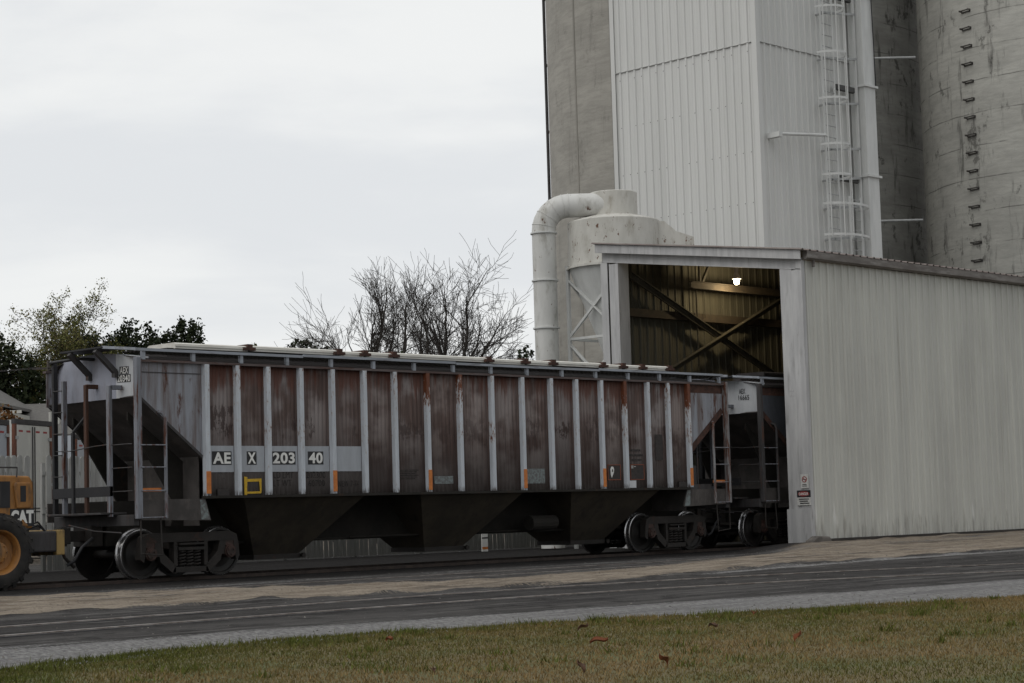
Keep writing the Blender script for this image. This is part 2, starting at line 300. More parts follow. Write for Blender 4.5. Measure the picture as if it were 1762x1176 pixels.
def ground_mat():
    m, t, b = newmat('yard_surface')
    ob = t.n('ShaderNodeTexCoord').outputs['Object']
    at = t.n('ShaderNodeAttribute', {'attribute_name': 'mixcol'}).outputs['Color']; s = t.n('ShaderNodeSeparateColor', None, Color=at)
    dirt, grav, wet = s.outputs[0], s.outputs[1], s.outputs[2]
    big = t.noise(ob, .35, 5, .55); mid = t.noise(ob, 1.6, 6, .6); fine = t.noise(ob, 14, 8, .7); grit = t.noise(ob, 60, 4, .7)
    along = t.noise(t.vmul(ob, (.16, 1.9, 1)), 1.3, 7, .6); along2 = t.noise(t.vmul(ob, (.30, 5.0, 1)), 1.5, 6, .65)
    asp = t.mix(t.ramp(along, .36, .64), (.048, .046, .046), (.10, .096, .093))
    asp = t.mix(t.math('MULTIPLY', t.ramp(along2, .54, .68), .6), asp, (.215, .208, .20))
    asp = t.mix(t.math('MULTIPLY', t.ramp(mid, .52, .64), .65), asp, (.028, .027, .027))
    asp = t.mix(t.math('MULTIPLY', t.ramp(fine, .45, .75), .35), asp, (.13, .12, .115))
    wf = t.math('MULTIPLY', wet, t.ramp(t.math('ADD', t.math('ADD', along, t.math('MULTIPLY', wet, .25)), t.math('MULTIPLY', mid, .35)), .62, .84))
    asp = t.mix(t.math('MULTIPLY', wf, .9), asp, (.019, .018, .018))
    dr = t.mix(t.ramp(along2, .34, .66), (.20, .165, .130), (.33, .285, .232))
    dr = t.mix(t.math('MULTIPLY', t.ramp(fine, .50, .72), .6), dr, (.070, .056, .046))
    dr = t.mix(t.math('MULTIPLY', t.ramp(along, .52, .66), .7), dr, (.075, .066, .06))
    gr = t.mix(t.ramp(t.noise(t.vmul(ob, (22, 6, 1)), 1.5, 5, .75), .36, .66), (.125, .122, .124), (.36, .355, .345))
    gr = t.mix(t.math('MULTIPLY', t.ramp(fine, .5, .7), .55), gr, (.125, .12, .122))
    gr = t.mix(t.math('MULTIPLY', t.ramp(along, .50, .66), .5), gr, (.12, .115, .12))
    nz = t.math('ADD', t.math('MULTIPLY', t.math('SUBTRACT', along, .5), 1.1), t.math('MULTIPLY', t.math('SUBTRACT', t.noise(t.vmul(ob, (20, 5.5, 1)), 1.4, 6, .75), .5), 1.5))
    sp = t.noise(t.vmul(ob, (22, 5.5, 1)), 1.4, 6, .78)
    asp = t.mix(t.math('MULTIPLY', t.ramp(sp, .54, .72), .6), asp, (.15, .142, .135)); asp = t.mix(t.math('MULTIPLY', t.ramp(sp, .46, .28), .7), asp, (.022, .021, .021))
    dr = t.mix(t.math('MULTIPLY', t.ramp(sp, .53, .70), .65), dr, (.32, .285, .24)); dr = t.mix(t.math('MULTIPLY', t.ramp(sp, .46, .30), .75), dr, (.060, .048, .040))
    c = t.mix(t.ramp(t.math('ADD', dirt, nz), .35, .65), asp, dr)
    c = t.mix(t.ramp(t.math('ADD', grav, nz), .38, .62), c, gr)
    t.set(b.inputs['Base Color'], c)
    rg = t.math('SUBTRACT', .97, t.math('MULTIPLY', wf, .12)); t.set(b.inputs['Roughness'], rg); b.inputs['Specular IOR Level'].default_value = .03
    hgt = t.math('ADD', t.math('MULTIPLY', fine, .7), t.math('ADD', t.math('MULTIPLY', grit, .35), t.math('MULTIPLY', along2, .8)))
    t.set(b.inputs['Normal'], t.n('ShaderNodeBump', None, Strength=.9, Distance=.06, Height=hgt))
    return m
def build_ground():
    xs = np.concatenate([[-900, -400, -150, -70, -45], np.arange(-34, -24, .5), np.arange(-24, 16, .16), np.arange(16, 34, .5), [45, 70, 150, 400, 900]])
    ys = np.concatenate([[-900, -300, -100, -50], np.arange(-34, -20, .5), np.arange(-20, -2, .11), np.arange(-2, 16, .3), [22, 35, 60, 120, 300, 900]])
    X, Y = np.meshgrid(xs, ys); rng = np.random.default_rng(3)
    Z = ground_h(X, Y)
    near = (X > -34) & (X < 34) & (Y > -17) & (Y < -2.7)
    rut = .018*np.sin(Y*7.0+.6*np.sin(X*.35)) * np.clip(np.minimum(Y-fy(DLO, X), fy(DHI, X)-Y), 0, 1)
    nz_ = rng.normal(0, 1, Z.shape); nz_ = (nz_+np.roll(nz_, 1, 1)+np.roll(nz_, -1, 1)+.6*np.roll(nz_, 2, 1)+.6*np.roll(nz_, -2, 1))/2.05
    dd = np.clip(np.minimum(Y-fy(DLO, X), fy(DHI, X)-Y)+.3, 0, 1); berm = np.exp(-((Y-fy(DLO, X)-.1)/.28)**2)
    railclear = np.ones_like(Z)
    for yy in (-5.0, -6.45): railclear *= 1-np.exp(-((Y-yy)/.2)**2)
    Z = Z + near*railclear*(rut + nz_*(.0035+.011*dd+.014*berm) + .012*berm)
    d = np.minimum(Y-fy(DLO, X), fy(DHI, X)-Y); dirt = sstep(-.5, 1.1, d)
    g = sstep(-1.0, .5, fy(GRAV, X)-Y); g = np.maximum(g, .72*np.exp(-((Y-fy(DLO, X)+.35)/.32)**2)*sstep(-6, -2, X)); g = np.maximum(g, .42*np.exp(-((Y+3.9)/.6)**2))
    wet = sstep(-4.8, -2.2, Y)*(1-sstep(9.5, 11, Y))*(X < 60)
    wet = np.maximum(wet, .45*sstep(-14.6, -13.6, Y)*(1-sstep(-11.4, -10.6, Y)))
    far = sstep(12, 20, Y); dirt = np.maximum(dirt*(1-far), far*.6)
    C = np.stack([dirt, g, wet], -1).reshape(-1, 3)
    V = np.stack([X, Y, Z], -1).reshape(-1, 3); ny, nx = X.shape
    i = np.arange(ny*nx).reshape(ny, nx); F = np.stack([i[:-1,:-1], i[:-1,1:], i[1:,1:], i[1:,:-1]], -1).reshape(-1, 4)
    o = arrays_obj('ground', V, F, ground_mat(), colors=C); o.data.shade_smooth(); struct(o)
build_ground()
M['railhead'] = wmat('rail_head', (.33, .30, .275), (.15, .12, .10), (2, 2, 1), 3, rough=.45, metal=.5)
M['railrust'] = wmat('rail_rust', (.055, .04, .033), (.03, .023, .02), (2, 2, 1), 3, rough=.9)
def rail(name, pts, parent, z0, z1, w=.07, m=None):
    mb = MB(); n = len(pts); vs = []
    for i, p in enumerate(pts):
        a = Vector(pts[max(i-1, 0)]); b = Vector(pts[min(i+1, n-1)]); d = (b-a).normalized(); s = Vector((-d.y, d.x))
        for sg, z in ((-1, z0), (-1, z1), (1, z1), (1, z0)): vs.append((p[0]+s.x*sg*w/2, p[1]+s.y*sg*w/2, z))
    mb.add(vs, [(i*4+j, (i+1)*4+j, (i+1)*4+j+1, i*4+j+1) for i in range(n-1) for j in range(3)] + [(0,1,2,3), tuple((n-1)*4+j for j in range(4))])
    return mb.build(name, m or M['railhead'], parent)
def track(polys, z1, m=None):
    e = bpy.data.objects.new('railway_track', None); col.objects.link(e); struct(e)
    for p in polys:
        rail('rail', p, e, -.2, z1, m=m)
        if z1 < -.01: rail('flangeway', [(a, b-.065) for a, b in p], e, -.2, z1-.012, .075, M['black'])
    return e
track([[(-60, .75), (60, .75)], [(-60, -.75), (60, -.75)]], 0, M['railrust'])
track([[(-45, -5.0), (-6, -5.0), (45, -5.0)], [(-45, -6.45), (0, -6.45), (45, -6.45)]], -.053)
def smooth_poly(tab):
    xs = np.linspace(tab[0][0], tab[-1][0], 60); c = np.polyfit([p[0] for p in tab], [p[1] for p in tab], 3)
    ys = np.polyval(c, xs); pts = list(zip(xs, ys))
    d0 = np.array(pts[0])-np.array(pts[1]); d1 = np.array(pts[-1])-np.array(pts[-2])
    pts = [tuple(np.array(pts[0])+d0*150)]+pts+[tuple(np.array(pts[-1])+d1*150)]
    return [(float(a), float(b)) for a, b in pts]
track([smooth_poly([(-18.2,-13.41), (-16.1,-13.38), (-13.5,-13.24), (-10.7,-13.27), (-7.7,-13.8), (-4.9,-14.7), (-2.7,-15.75)]),
       smooth_poly([(-17.3,-11.9), (-14.5,-11.7), (-11.3,-11.5), (-8.7,-11.55), (-5.0,-12.0), (-2.35,-12.95), (.2,-14.1)])], -.044)

# grass verge: a bank of soil under a stuff object of blades
def lawn():
    xs = np.concatenate([[-60, -40], np.arange(-34, 6, .4), [20, 40]]); V = []; F = []
    rng = np.random.default_rng(8)
    for x in xs:
        y0 = float(fy(GRASS, x)) -.25 + rng.normal(0, .04)
        for k, t in enumerate((0, .03, .1, .3, 1)): V.append((x, y0-t*28, -.056 if k == 0 else -.03+.0*k))
    n = len(xs); V = np.array(V); F = np.array([(i*5+j, i*5+j+1, (i+1)*5+j+1, (i+1)*5+j) for i in range(n-1) for j in range(4)])
    m, t, b = newmat('turf_soil'); ob = t.n('ShaderNodeTexCoord').outputs['Object']
    c = t.mix(t.ramp(t.noise(ob, 1.1, 5), .4, .62), (.135, .105, .045), (.085, .095, .025))
    c = t.mix(t.ramp(t.noise(ob, 30, 6, .7), .45, .7), c, (.05, .045, .02)); t.set(b.inputs['Base Color'], c); b.inputs['Roughness'].default_value = 1
    o = arrays_obj('lawn', V, F, m); struct(o)
    # blades
    N = 330000; x = rng.uniform(-24.5, -6, N); y = fy(GRASS, x) - .22 - .05*np.sin(x*2.3)-.05*np.sin(x*5.1+1) - rng.uniform(0, 1, N)**8*0 - rng.uniform(0, 1, N)**1.2*9.5 
    x += rng.normal(0, .03, N)
    P = np.stack([x, y], 1); dx, dy = P[:, 0]+28.58, P[:, 1]+30.95; dist = np.hypot(dx, dy)
    P = P[(dist > 8.5)]; N0 = len(P)
    cx = rng.uniform(-22, -9, 130); cyy = fy(GRASS, cx)-.3-rng.uniform(0, 1, 130)**1.5*6; ci = rng.integers(0, 130, 5200); tr_ = rng.uniform(.03, .13, 130)
    P = np.concatenate([P, np.stack([cx[ci]+rng.normal(0, 1, 5200)*tr_[ci], cyy[ci]+rng.normal(0, 1, 5200)*tr_[ci]], 1)]); N = len(P); tuft = np.arange(N) >= N0
    def vn(x, y, s, seed):
        r = np.random.default_rng(seed).uniform(0, 1, (64, 64)); X, Y = (x*s) % 63, (y*s) % 63; i, j = X.astype(int), Y.astype(int); u, v = X-i, Y-j
        u, v = u*u*(3-2*u), v*v*(3-2*v)
        return (r[i, j]*(1-u)*(1-v)+r[(i+1) % 64, j]*u*(1-v)+r[i, (j+1) % 64]*(1-u)*v+r[(i+1) % 64, (j+1) % 64]*u*v)
    n1 = .6*vn(P[:, 0], P[:, 1], .55, 1)+.4*vn(P[:, 0], P[:, 1], 1.7, 2); edge = np.clip((fy(GRASS, P[:, 0])-P[:, 1])/2.2, 0, 1)
    green = np.clip(1.0-edge*.72+(n1-.5)*1.5+rng.normal(0, .16, N), 0, 1)[:, None]
    gc = np.array([.090, .098, .022])*rng.uniform(.6, 1.35, (N, 1)); sc_ = np.array([.235, .160, .070])*rng.uniform(.55, 1.3, (N, 1))
    C = gc*green+sc_*(1-green)
    h = rng.uniform(.012, .034, N)*(1+.9*(rng.uniform(0, 1, N) > .975))*(1+.8*np.clip(1-edge*5, 0, 1)); w = rng.uniform(.0028, .0055, N)
    h = np.where(tuft, rng.uniform(.03, .085, N), h); w = np.where(tuft, w*1.25, w); C = np.where(tuft[:, None], gc*np.array([1.0, 1.08, .9]), C)
    a = rng.uniform(0, 2*np.pi, N); la = rng.uniform(0, 2*np.pi, N); lean = rng.uniform(.1, 1.0, N)*h
    Z0 = np.full(N, -.034); A = np.stack([P[:, 0]-np.cos(a)*w, P[:, 1]-np.sin(a)*w, Z0], 1); B = np.stack([P[:, 0]+np.cos(a)*w, P[:, 1]+np.sin(a)*w, Z0], 1)
    T = np.stack([P[:, 0]+np.cos(la)*lean, P[:, 1]+np.sin(la)*lean, Z0+h], 1)
    V = np.stack([A, B, T], 1).reshape(-1, 3); F = np.arange(3*N).reshape(N, 3)
    m, t, b = newmat('grass_blades'); t.set(b.inputs['Base Color'], t.n('ShaderNodeAttribute', {'attribute_name': 'mixcol'}).outputs['Color']); b.inputs['Roughness'].default_value = .8
    b.inputs['Specular IOR Level'].default_value = .15
    o = arrays_obj('grass', V, F, m, colors=np.repeat(C, 3, 0)); o['kind'] = 'stuff'; o['label'] = 'short green and straw coloured grass of the verge'
lawn()
def leaves():
    mm = [wmat('dead_leaf', (.20, .055, .014), (.11, .035, .012), (9, 9, 9), 3, rough=.8), wmat('dry_leaf', (.10, .045, .02), (.05, .025, .012), (9, 9, 9), 3, rough=.8)]
    pos = [(-17.9,-18.9,.11,0,'orange brown leaf lying flat nearest the left end of the grass'), (-17.35,-20.7,.18,0,'orange leaf in the straw coloured grass near the bottom edge'), (-16.1,-19.4,.13,1,'dark curled leaf standing up in mid lawn'),
           (-14.0,-19.6,.16,0,'bright orange leaf in the grass near the gravel edge'), (-18.6,-22.4,.15,0,'long orange leaf fallen in the front of the grass'), (-19.2,-22.2,.14,1,'dark brown leaf fallen in the front of the grass'),
           (-15.6,-20.4,.14,1,'small dark leaf left of the bright orange one'), (-19.9,-21.6,.12,1,'dark leaf at the lower edge of the lawn'), (-16.4,-21.9,.14,0,'reddish leaf on the right half of the lawn')]
    for x, y, s, k, lab in pos:
        mb = MB(); n = 9; top = []
        for i in range(n+1):
            t = i/n; s_ = s*.8; w = math.sin(math.pi*min(1, t*1.02))**.8*s_*.22; z = .035+.05*t*t+.02*math.sin(t*5)
            top += [(t*s_-s_/2, -w, z+.02), (t*s_-s_/2, 0, z), (t*s_-s_/2, w, z+.025)]
        mb.add(top, [(i*3+j, i*3+j+1, (i+1)*3+j+1, (i+1)*3+j) for i in range(n) for j in range(2)])
        o = mb.build('fallen_leaf', mm[k]); o.location = (x, y, -.03); o.rotation_euler = (random.uniform(-.3, .3), random.uniform(-.5, .2), random.uniform(0, 6))
        sd = o.modifiers.new('thick', 'SOLIDIFY'); sd.thickness = .003
        tag(o, lab, 'leaf', 'fallen leaves on the grass')
random.seed(5); leaves()

def pebbles():
    rng = np.random.default_rng(21); N = 26000; x = rng.uniform(-22, 14, N); y = rng.uniform(-19, -2.6, N)
    dl, dh = fy(DLO, x), fy(DHI, x); dirt = np.clip(np.minimum(y-dl, dh-y)+.4, 0, 1); edge = np.exp(-((y-dl)/.35)**2)+.6*np.exp(-((y-dh)/.4)**2); gr = np.clip(fy(GRAV, x)-y, 0, 1)
    keep = (rng.uniform(0, 1, N) < .10+.45*dirt+.8*edge+.7*gr) & (y > fy(GRASS, x)-.1); x, y = x[keep], y[keep]; N = len(x)
    r = .005+.014*rng.uniform(0, 1, N)**3.5; a = rng.uniform(0, 6.28, N)
    base = np.array([(1, 0, 0), (0, 1, 0), (-1, 0, 0), (0, -1, 0), (0, 0, .75)]); c, s_ = np.cos(a), np.sin(a); jit = rng.uniform(.65, 1.3, (N, 5))
    V = base[None]*(r[:, None]*jit)[:, :, None]; X = V[:, :, 0]*c[:, None]-V[:, :, 1]*s_[:, None]; Y = V[:, :, 0]*s_[:, None]+V[:, :, 1]*c[:, None]
    V = np.stack([X+x[:, None], Y+y[:, None], V[:, :, 2]+ground_h(x, y)[:, None]-.001], -1).reshape(-1, 3)
    F = (np.arange(N)[:, None, None]*5+np.array([(0, 1, 4), (1, 2, 4), (2, 3, 4), (3, 0, 4)])[None]).reshape(-1, 3); col_ = rng.uniform(0, 1, N)
    C = np.repeat(np.stack([col_]*3, 1), 5, 0); m, t, b = newmat('loose_stone'); f = t.n('ShaderNodeAttribute', {'attribute_name': 'mixcol'}).outputs['Fac']
    t.set(b.inputs['Base Color'], t.mix(f, (.045, .04, .036), (.19, .178, .16))); b.inputs['Roughness'].default_value = .95
    o = arrays_obj('loose_gravel', V, F, m, colors=C); o['kind'] = 'stuff'; o['label'] = 'loose stones scattered over the yard and its dirt strip'
pebbles()

# ------------------------------------------------------------ hopper cars
RIBX = [.470, 1.391, 2.287, 3.10, 3.925, 4.716, 5.52, 6.242, 6.963]
RIBX = [-x+.055 for x in RIBX[::-1]] + [x+.055 for x in RIBX]
ZT, ZB = 3.92, 1.49
BV = .36
def make_truck(parent, cx):
    """two wheelsets, two cast side frames with springs and a bolster; built about the car frame, child of the car"""
    tr = MB().box(cx-.22, cx+.22, -.95, .95, .52, .78).build('truck_bolster', M['truck'], parent, bevel=.02)
    r = .457
    for k in (-1, 1):
        x = cx+k*.89
        ax = MB(); ax.tube([(x, -1.0, r), (x, 1.0, r)], .085, 14)
        o = ax.build('wheelset', M['wheelface'], tr, 40)
        # two wheels as one sub-part mesh per wheelset: dished plate, flange, bright tread
        for s in (-1, 1):
            y0 = s*.80; y1 = s*.665     # outer face, flange side
            dish = MB(); prof = [(.03, y0*1.0-s*.02), (.13, y0-s*.0), (.16, y0-s*.03), (.30, y0-s*.065), (.385, y0-s*.03), (.40, y0), (.438, y0)]
            dish.lathe([(a, h) for a, h in prof], (x, 0, r), 'y', 48)
            dish.lathe([(.487, y1), (.40, y1), (.385, y1+s*.03), (.2, y1+s*.03), (.03, y1+s*.01)], (x, 0, r), 'y', 48)
            me = dish.build('wheel', M['wheelface'], tr, 35)
            tdm = MB(); tdm.lathe([(.438, y0), (.452, y0-s*.006), (.457, y0-s*.02), (.459, y0-s*.10), (.480, y0-s*.112), (.487, y1+s*.012), (.487, y1)], (x, 0, r), 'y', 48)
            tdm.build('wheel_tread', M['tread'], tr, 35)
    for s in (-1, 1):
        ya, yb = s*.93, s*1.10
        sf = MB()
        def P(pl): sf.prism([(cx+a, b) for a, b in pl], 'y', ya, yb)
        P([(-1.10, .60), (-1.06, .77), (-.92, .83), (.92, .83), (1.06, .77), (1.10, .60), (.98, .66), (-.98, .66)])      # top member
        for g in (-1, 1):
            P([(g*1.10, .60), (g*1.12, .36), (g*1.04, .30), (g*1.00, .44), (g*.98, .66)])    # pedestal outer
            P([(g*.98, .66), (g*.80, .66), (g*.78, .40), (g*.70, .40), (g*.68, .30), (g*.42, .10), (g*.34, .08), (g*.34, .22), (g*.60, .46), (g*.66, .66), (g*.70, .67)])   # diagonal
            P([(g*.30, .67), (g*.38, .67), (g*.38, .22), (g*.30, .22)])       # column
        P([(-.42, .10), (.42, .10), (.36, .20), (-.36, .20)])
        sf.build('side_frame', M['truck'], tr, bevel=.012)
        bl = MB(); bl.box(cx-.29, cx+.29, s*.96, s*1.13, .50, .56); bl.box(cx-.27, cx+.27, s*.96, s*1.15, .60, .64)
        bl.build('bolster_end', M['truck'], tr, bevel=.008)
        sp = MB()
        for dx in (-.17, 0, .17):
            pts = [(cx+dx+.075*math.cos(a), s*1.02+.075*math.sin(a), .205+.29*a/(2*math.pi*5)) for a in np.linspace(0, 2*math.pi*5, 61)]
            sp.tube(pts, .017, 6)
        sp.build('spring_group', M['truck'], tr, 60)
        for k in (-1, 1):
            cp = MB(); x = cx+k*.89
            cp.tube([(x, s*.90, r), (x, s*1.12, r)], .125, 18)
            cp.tube([(x, s*1.12, r), (x, s*1.15, r)], .10, 18)
            for a in range(3):
                aa = a*2.094+.5; cp.tube([(x+.06*math.cos(aa), s*1.15, r+.06*math.sin(aa)), (x+.06*math.cos(aa), s*1.17, r+.06*math.sin(aa))], .018, 6)
            cp.box(x-.10, x+.10, s*.94, s*1.09, r+.11, r+.21)
            cp.build('axle_bearing', M['cap'], tr, 40)
    # brake beam and hanger
    bb = MB(); 
    for k in (-1, 1): bb.bar((cx+k*.36, -.8, .34), (cx+k*.36, .8, .34), .07, .09)
    bb.build('brake_beam', M['truck'], tr)
    return tr
def side_panels(parent, s, m):
    me = bpy.data.meshes.new('side_panel'); bm = bmesh.new(); uvl = bm.loops.layers.uv.new('UVMap'); y = s*1.5
    for i in range(len(RIBX)-1):
        a, b = RIBX[i], RIBX[i+1]; nx, nz = 8, 1
        for j in range(nx):
            u0, u1 = j/nx, (j+1)/nx
            def yy(u): return y - s*.022*math.sin(math.pi*u)**.7     # panels dish in a little between the posts
            vs = [bm.verts.new((a+(b-a)*u, yy(u), z)) for u, z in ((u0, ZB), (u1, ZB), (u1, ZT), (u0, ZT))]
            f = bm.faces.new(vs); f.smooth = True
            for l, (u, v) in zip(f.loops, ((u0, 0), (u1, 0), (u1, 1), (u0, 1))): l[uvl].uv = (i+.02+u*.96, v)   # whole part = which panel
    bm.to_mesh(me); bm.free(); me.materials.append(m)
    o = bpy.data.objects.new('side_panel', me); col.objects.link(o); o.parent = parent
    md = o.modifiers.new('thick', 'SOLIDIFY'); md.thickness = .012; md.offset = -s if False else 0
    return o
def make_car(cx, label, lettered):
    car = empty('hopper_car', (cx, 0, 0), label, 'freight car', 'covered hopper cars on the near track')
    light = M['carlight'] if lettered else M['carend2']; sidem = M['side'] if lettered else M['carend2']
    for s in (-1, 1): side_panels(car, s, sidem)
    # posts along the sides
    mb = MB(); a, w = .055, .05
    mb.prism([(-.060, 0), (-.048, -.085), (.048, -.085), (.060, 0)], 'z', ZB+.0, ZT-.0)
    rib0 = None
    for s in (-1, 1):
        for x in RIBX:
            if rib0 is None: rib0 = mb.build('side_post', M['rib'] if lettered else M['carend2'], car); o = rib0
            else: o = dup(rib0, car)
            o.location = (x, s*1.502, 0); o.rotation_euler = (0, 0, 0 if s < 0 else math.pi)
            o.scale = (1.05, 1.1, 1) if abs(x) > 6.9 else (1, 1, 1)
    # rust-eaten foot bolts
    for s in (-1, 1):
        tc = MB().box(-8.42, 8.42, s*1.46 if s > 0 else -1.58, 1.58 if s > 0 else -1.46, ZT, ZT+.045); tc.build('top_chord', M['under'] if not lettered else M['chord'], car)
        ss = MB(); lo, hi = (-1.60, -1.44) if s < 0 else (1.44, 1.60)
        ss.box(-6.96, 6.96, lo, hi, ZB-.05, ZB)
        for x in RIBX: ss.box(x-.05, x+.05, s*1.52-.05, s*1.52+.05, ZB-.002, ZB+.05)
        ss.build('side_sill', M['under'], car)
        for g in (-1, 1):
            e = MB(); x0, x1 = sorted((g*6.80, g*8.40))
            e.prism([(g*8.40, 1.08), (g*6.80, 1.04), (g*6.92, 1.44), (g*8.40, 1.44)], 'y', s*1.47, s*1.505)
            e.build('end_side_sill', M['slope'], car)
            if s < 0 and lettered: q = MB(); q.prism([(g*7.02, 1.06), (g*6.83, 1.055), (g*6.93, 1.42), (g*7.05, 1.42)], 'y', -1.511, -1.506); q.build('card_plate', M['chalk'], car)
            t = MB(); t.prism([(g*6.96, ZT), (g*8.40, ZT), (g*8.40, 3.27), (g*8.30, 3.25), (g*6.96, 2.20)], 'y', s*1.485, s*1.500)
            t.build('end_side_sheet', light, car)
            if lettered and g > 0 or not lettered:
                rs = MB(); rs.box(*sorted((g*7.05, g*8.38)), *sorted((s*1.501, s*1.506)), 3.72, ZT-.01)
                rs.bar((g*7.06, s*1.51, 2.32), (g*8.34, s*1.51, 3.32), .012, .14)
                rs.build('rusty_edge_band', M['rustdark'], car)
            elif lettered:
                sm = MB(); sm.bar((g*7.0, s*1.508, 3.74), (g*8.36, s*1.508, 3.74), .01, .014); sm.bar((g*6.98, s*1.508, 2.215), (g*8.33, s*1.508, 3.275), .012, .05); sm.build('seam', M['darksteel'], car)
            if s > 0: continue
            cp = MB(); cp.box(g*8.42-.055, g*8.42+.055, *sorted((s*1.50, s*1.61)), 1.10, 4.0)
            cp.build('corner_post', (M['greypost'] if g < 0 else M['ladderwhite']) if lettered else M['darksteel'], car, bevel=.01)
    for g in (-1, 1):
        # end sheet: flat middle, bevelled sides, arched head
        arch = lambda y: 4.16-.10*(y/1.5)**2-.02*abs(y)
        ys = np.linspace(-1.5, 1.5, 25); es = MB(); vs = []
        for y in ys:
            x = 8.38-max(0, abs(y)-.82)*BV; vs += [(g*x, y, 3.30), (g*x, y, arch(y)), (g*(x-.01), y, arch(y)), (g*(x-.01), y, 3.30)]
        es.add(vs, [(i*4+j, (i+1)*4+j, (i+1)*4+(j+1) % 4, i*4+(j+1) % 4) for i in range(len(ys)-1) for j in range(4)])
        es.build('end_sheet', M['endlight'] if (lettered or g > 0) else M['patch'], car)
        sl = MB(); vs = [(g*8.36, -1.49, 3.31), (g*8.36, 1.49, 3.31), (g*4.70, 1.49, .38), (g*4.70, -1.49, .38)]
        sl.add([(g*8.36, -1.485, 3.305), (g*8.36, 1.485, 3.305), (g*6.05, 1.485, 1.455), (g*6.05, -1.485, 1.455), (g*8.30, -1.485, 3.33), (g*8.30, 1.485, 3.33), (g*5.99, 1.485, 1.48), (g*5.99, -1.485, 1.48)],
               [(0,1,2,3), (7,6,5,4), (0,3,7,4), (1,5,6,2), (0,4,5,1), (3,2,6,7)])
        sl.build('slope_sheet', M['slope'], car)
        bk = MB(); bk.box(*sorted((g*6.98, g*7.0)), -1.40, 1.40, .95, 2.22); bk.build('bulkhead', M['slope'], car)
        pf = MB(); pf.box(*sorted((g*8.30, g*8.85)), -1.0, .80, 1.19, 1.23); pf.box(*sorted((g*8.38, g*8.50)), -1.5, 1.1, .98, 1.18)
        pf.build('end_platform', M['darksteel'], car, bevel=.008)
        # coupler with draft gear on the end of the centre sill
        cu = MB(); cu.box(*sorted((g*8.3, g*8.95)), -.09, .09, .72, .92); cu.box(*sorted((g*8.93, g*9.14)), -.15, .11, .68, .98); cu.tube([(g*9.04, -.02, .66), (g*9.04, -.02, 1.0)], .09, 10)
        cu.box(*sorted((g*8.35, g*8.6)), -.3, .3, .62, 1.0)
        cu.build('coupler', M['truck'], car, bevel=.015)
        ah = MB(); ah.tube([(g*8.6, -.35, .78), (g*8.85, -.38, .62), (g*9.0, -.36, .38), (g*9.12, -.30, .30)], .03, 8)
        ah.build('air_hose', M['black'], car, 60)
        ul = MB(); ul.tube([(g*8.72, -1.45, .86), (g*8.72, -.6, .9), (g*8.95, -.1, 1.02)], .014, 6); ul.build('uncoupling_lever', M['darksteel'], car)
        # posts of the end
        for x, y, z0, z1, mm, ww in ((8.62, -.95 if lettered else -.66, 1.15, 3.52, 'greypost', .10), (8.62, -.20, 1.23, 3.58, 'rustpost', .085), (8.66, .18, 1.2, 2.72, 'black', .075)):
            p = MB(); p.box(g*x-ww*.35, g*x+ww*.35, y-ww/2, y+ww/2, z0, z1)
            if mm == 'black': p.bar((g*x, y, z1), (g*8.35, y-.02, z1+.35), .05, .05)
            else: p.bar((g*x, y, z1-.03), (g*8.36, y, z1-.03), ww, .08)
            p.build('end_post', M[mm], car, bevel=.008)
        cb = MB(); cb.box(*sorted((g*8.58, g*8.66)), -1.0, .9, 1.52, 1.70); cb.build('end_cross_beam', M['black'], car)
        # ladders: corner one on the end beside each corner post and one on the side
        def ladder(name, y0, y1, x, z0, z1, posts, rungs, m):
            l = MB()
            for y in posts: l.bar((g*x, y, z0), (g*x, y, z1), .07, .09, (1, 0, 0))
            o = l.build(name, m, car, bevel=.006)
            for z in rungs:
                rg = MB(); rg.tube([(g*(x+.02), y0, z), (g*(x+.05), y0+.03, z), (g*(x+.05), y1-.03, z), (g*(x+.02), y1, z)], .011, 6)
                rg.build('rung', M['darksteel'], o)
            return o
        ladder('end_ladder', .54, .89, 8.60, 1.18, 4.05, (.88,), [1.52+.40*k for k in range(6)], M['black'])
        l = MB(); l.bar((g*8.60, .56, 1.18), (g*8.60, .56, 3.70), .07, .09, (1, 0, 0)); l.build('end_post', M['greypost'], car, bevel=.006)
        ladder('corner_ladder', -1.58, -.97, 8.55, 1.1, 1.12, (), [1.60, 2.02, 2.44, ], M['greypost'])
        wr = MB(); wr.tube([(g*8.60, .9, 2.40), (g*8.7, .2, 2.38), (g*8.64, -.5, 2.44), (g*8.6, -1.0, 2.46)], .010, 6); wr.build('grab_wire', M['darksteel'], car)
        for s in (-1,):
            side = MB(); xa, xb = g*7.87, g*8.40
            pts = [(g*7.86, s*1.60, 1.10), (g*7.86, s*1.60, 2.90), (g*7.90, s*1.58, 3.0), (g*7.96, s*1.51, 3.03)]
            side.tube(pts, .032, 8)
            o = side.build('side_ladder', (M['greypost'] if g < 0 else M['ladderwhite']) if lettered else M['darksteel'], car, 60)
            for z in (1.12, 1.60, 2.02, 2.42):
                rg = MB(); rg.tube([(xa, s*1.62, z), (xb, s*1.62, z)], .013, 6); rg.build('rung', M['greypost'], o)
            st = MB(); st.tube([(xb, s*1.58, 1.1), (xb, s*1.58, .48), (g*7.95, s*1.58, .44), (g*7.95, s*1.58, .62)], .016, 6); st.tube([(g*7.95, s*1.58, .6), (g*7.95, s*1.55, 1.1)], .016, 6)
            st.build('stirrup_step', M['truck'], car)
            if lettered:
                og = MB(); og.box(*sorted((g*7.90, g*8.36)), *sorted((s*1.506, s*1.512)), 1.585, 1.65); og.build('orange_reflector', M['orange'], car)
        # roof end platform and its brackets
        rp = MB(); rp.box(*sorted((g*8.34, g*8.84)), -1.05, .32, 4.19, 4.22); rp.build('roof_end_platform', M['black'], car)
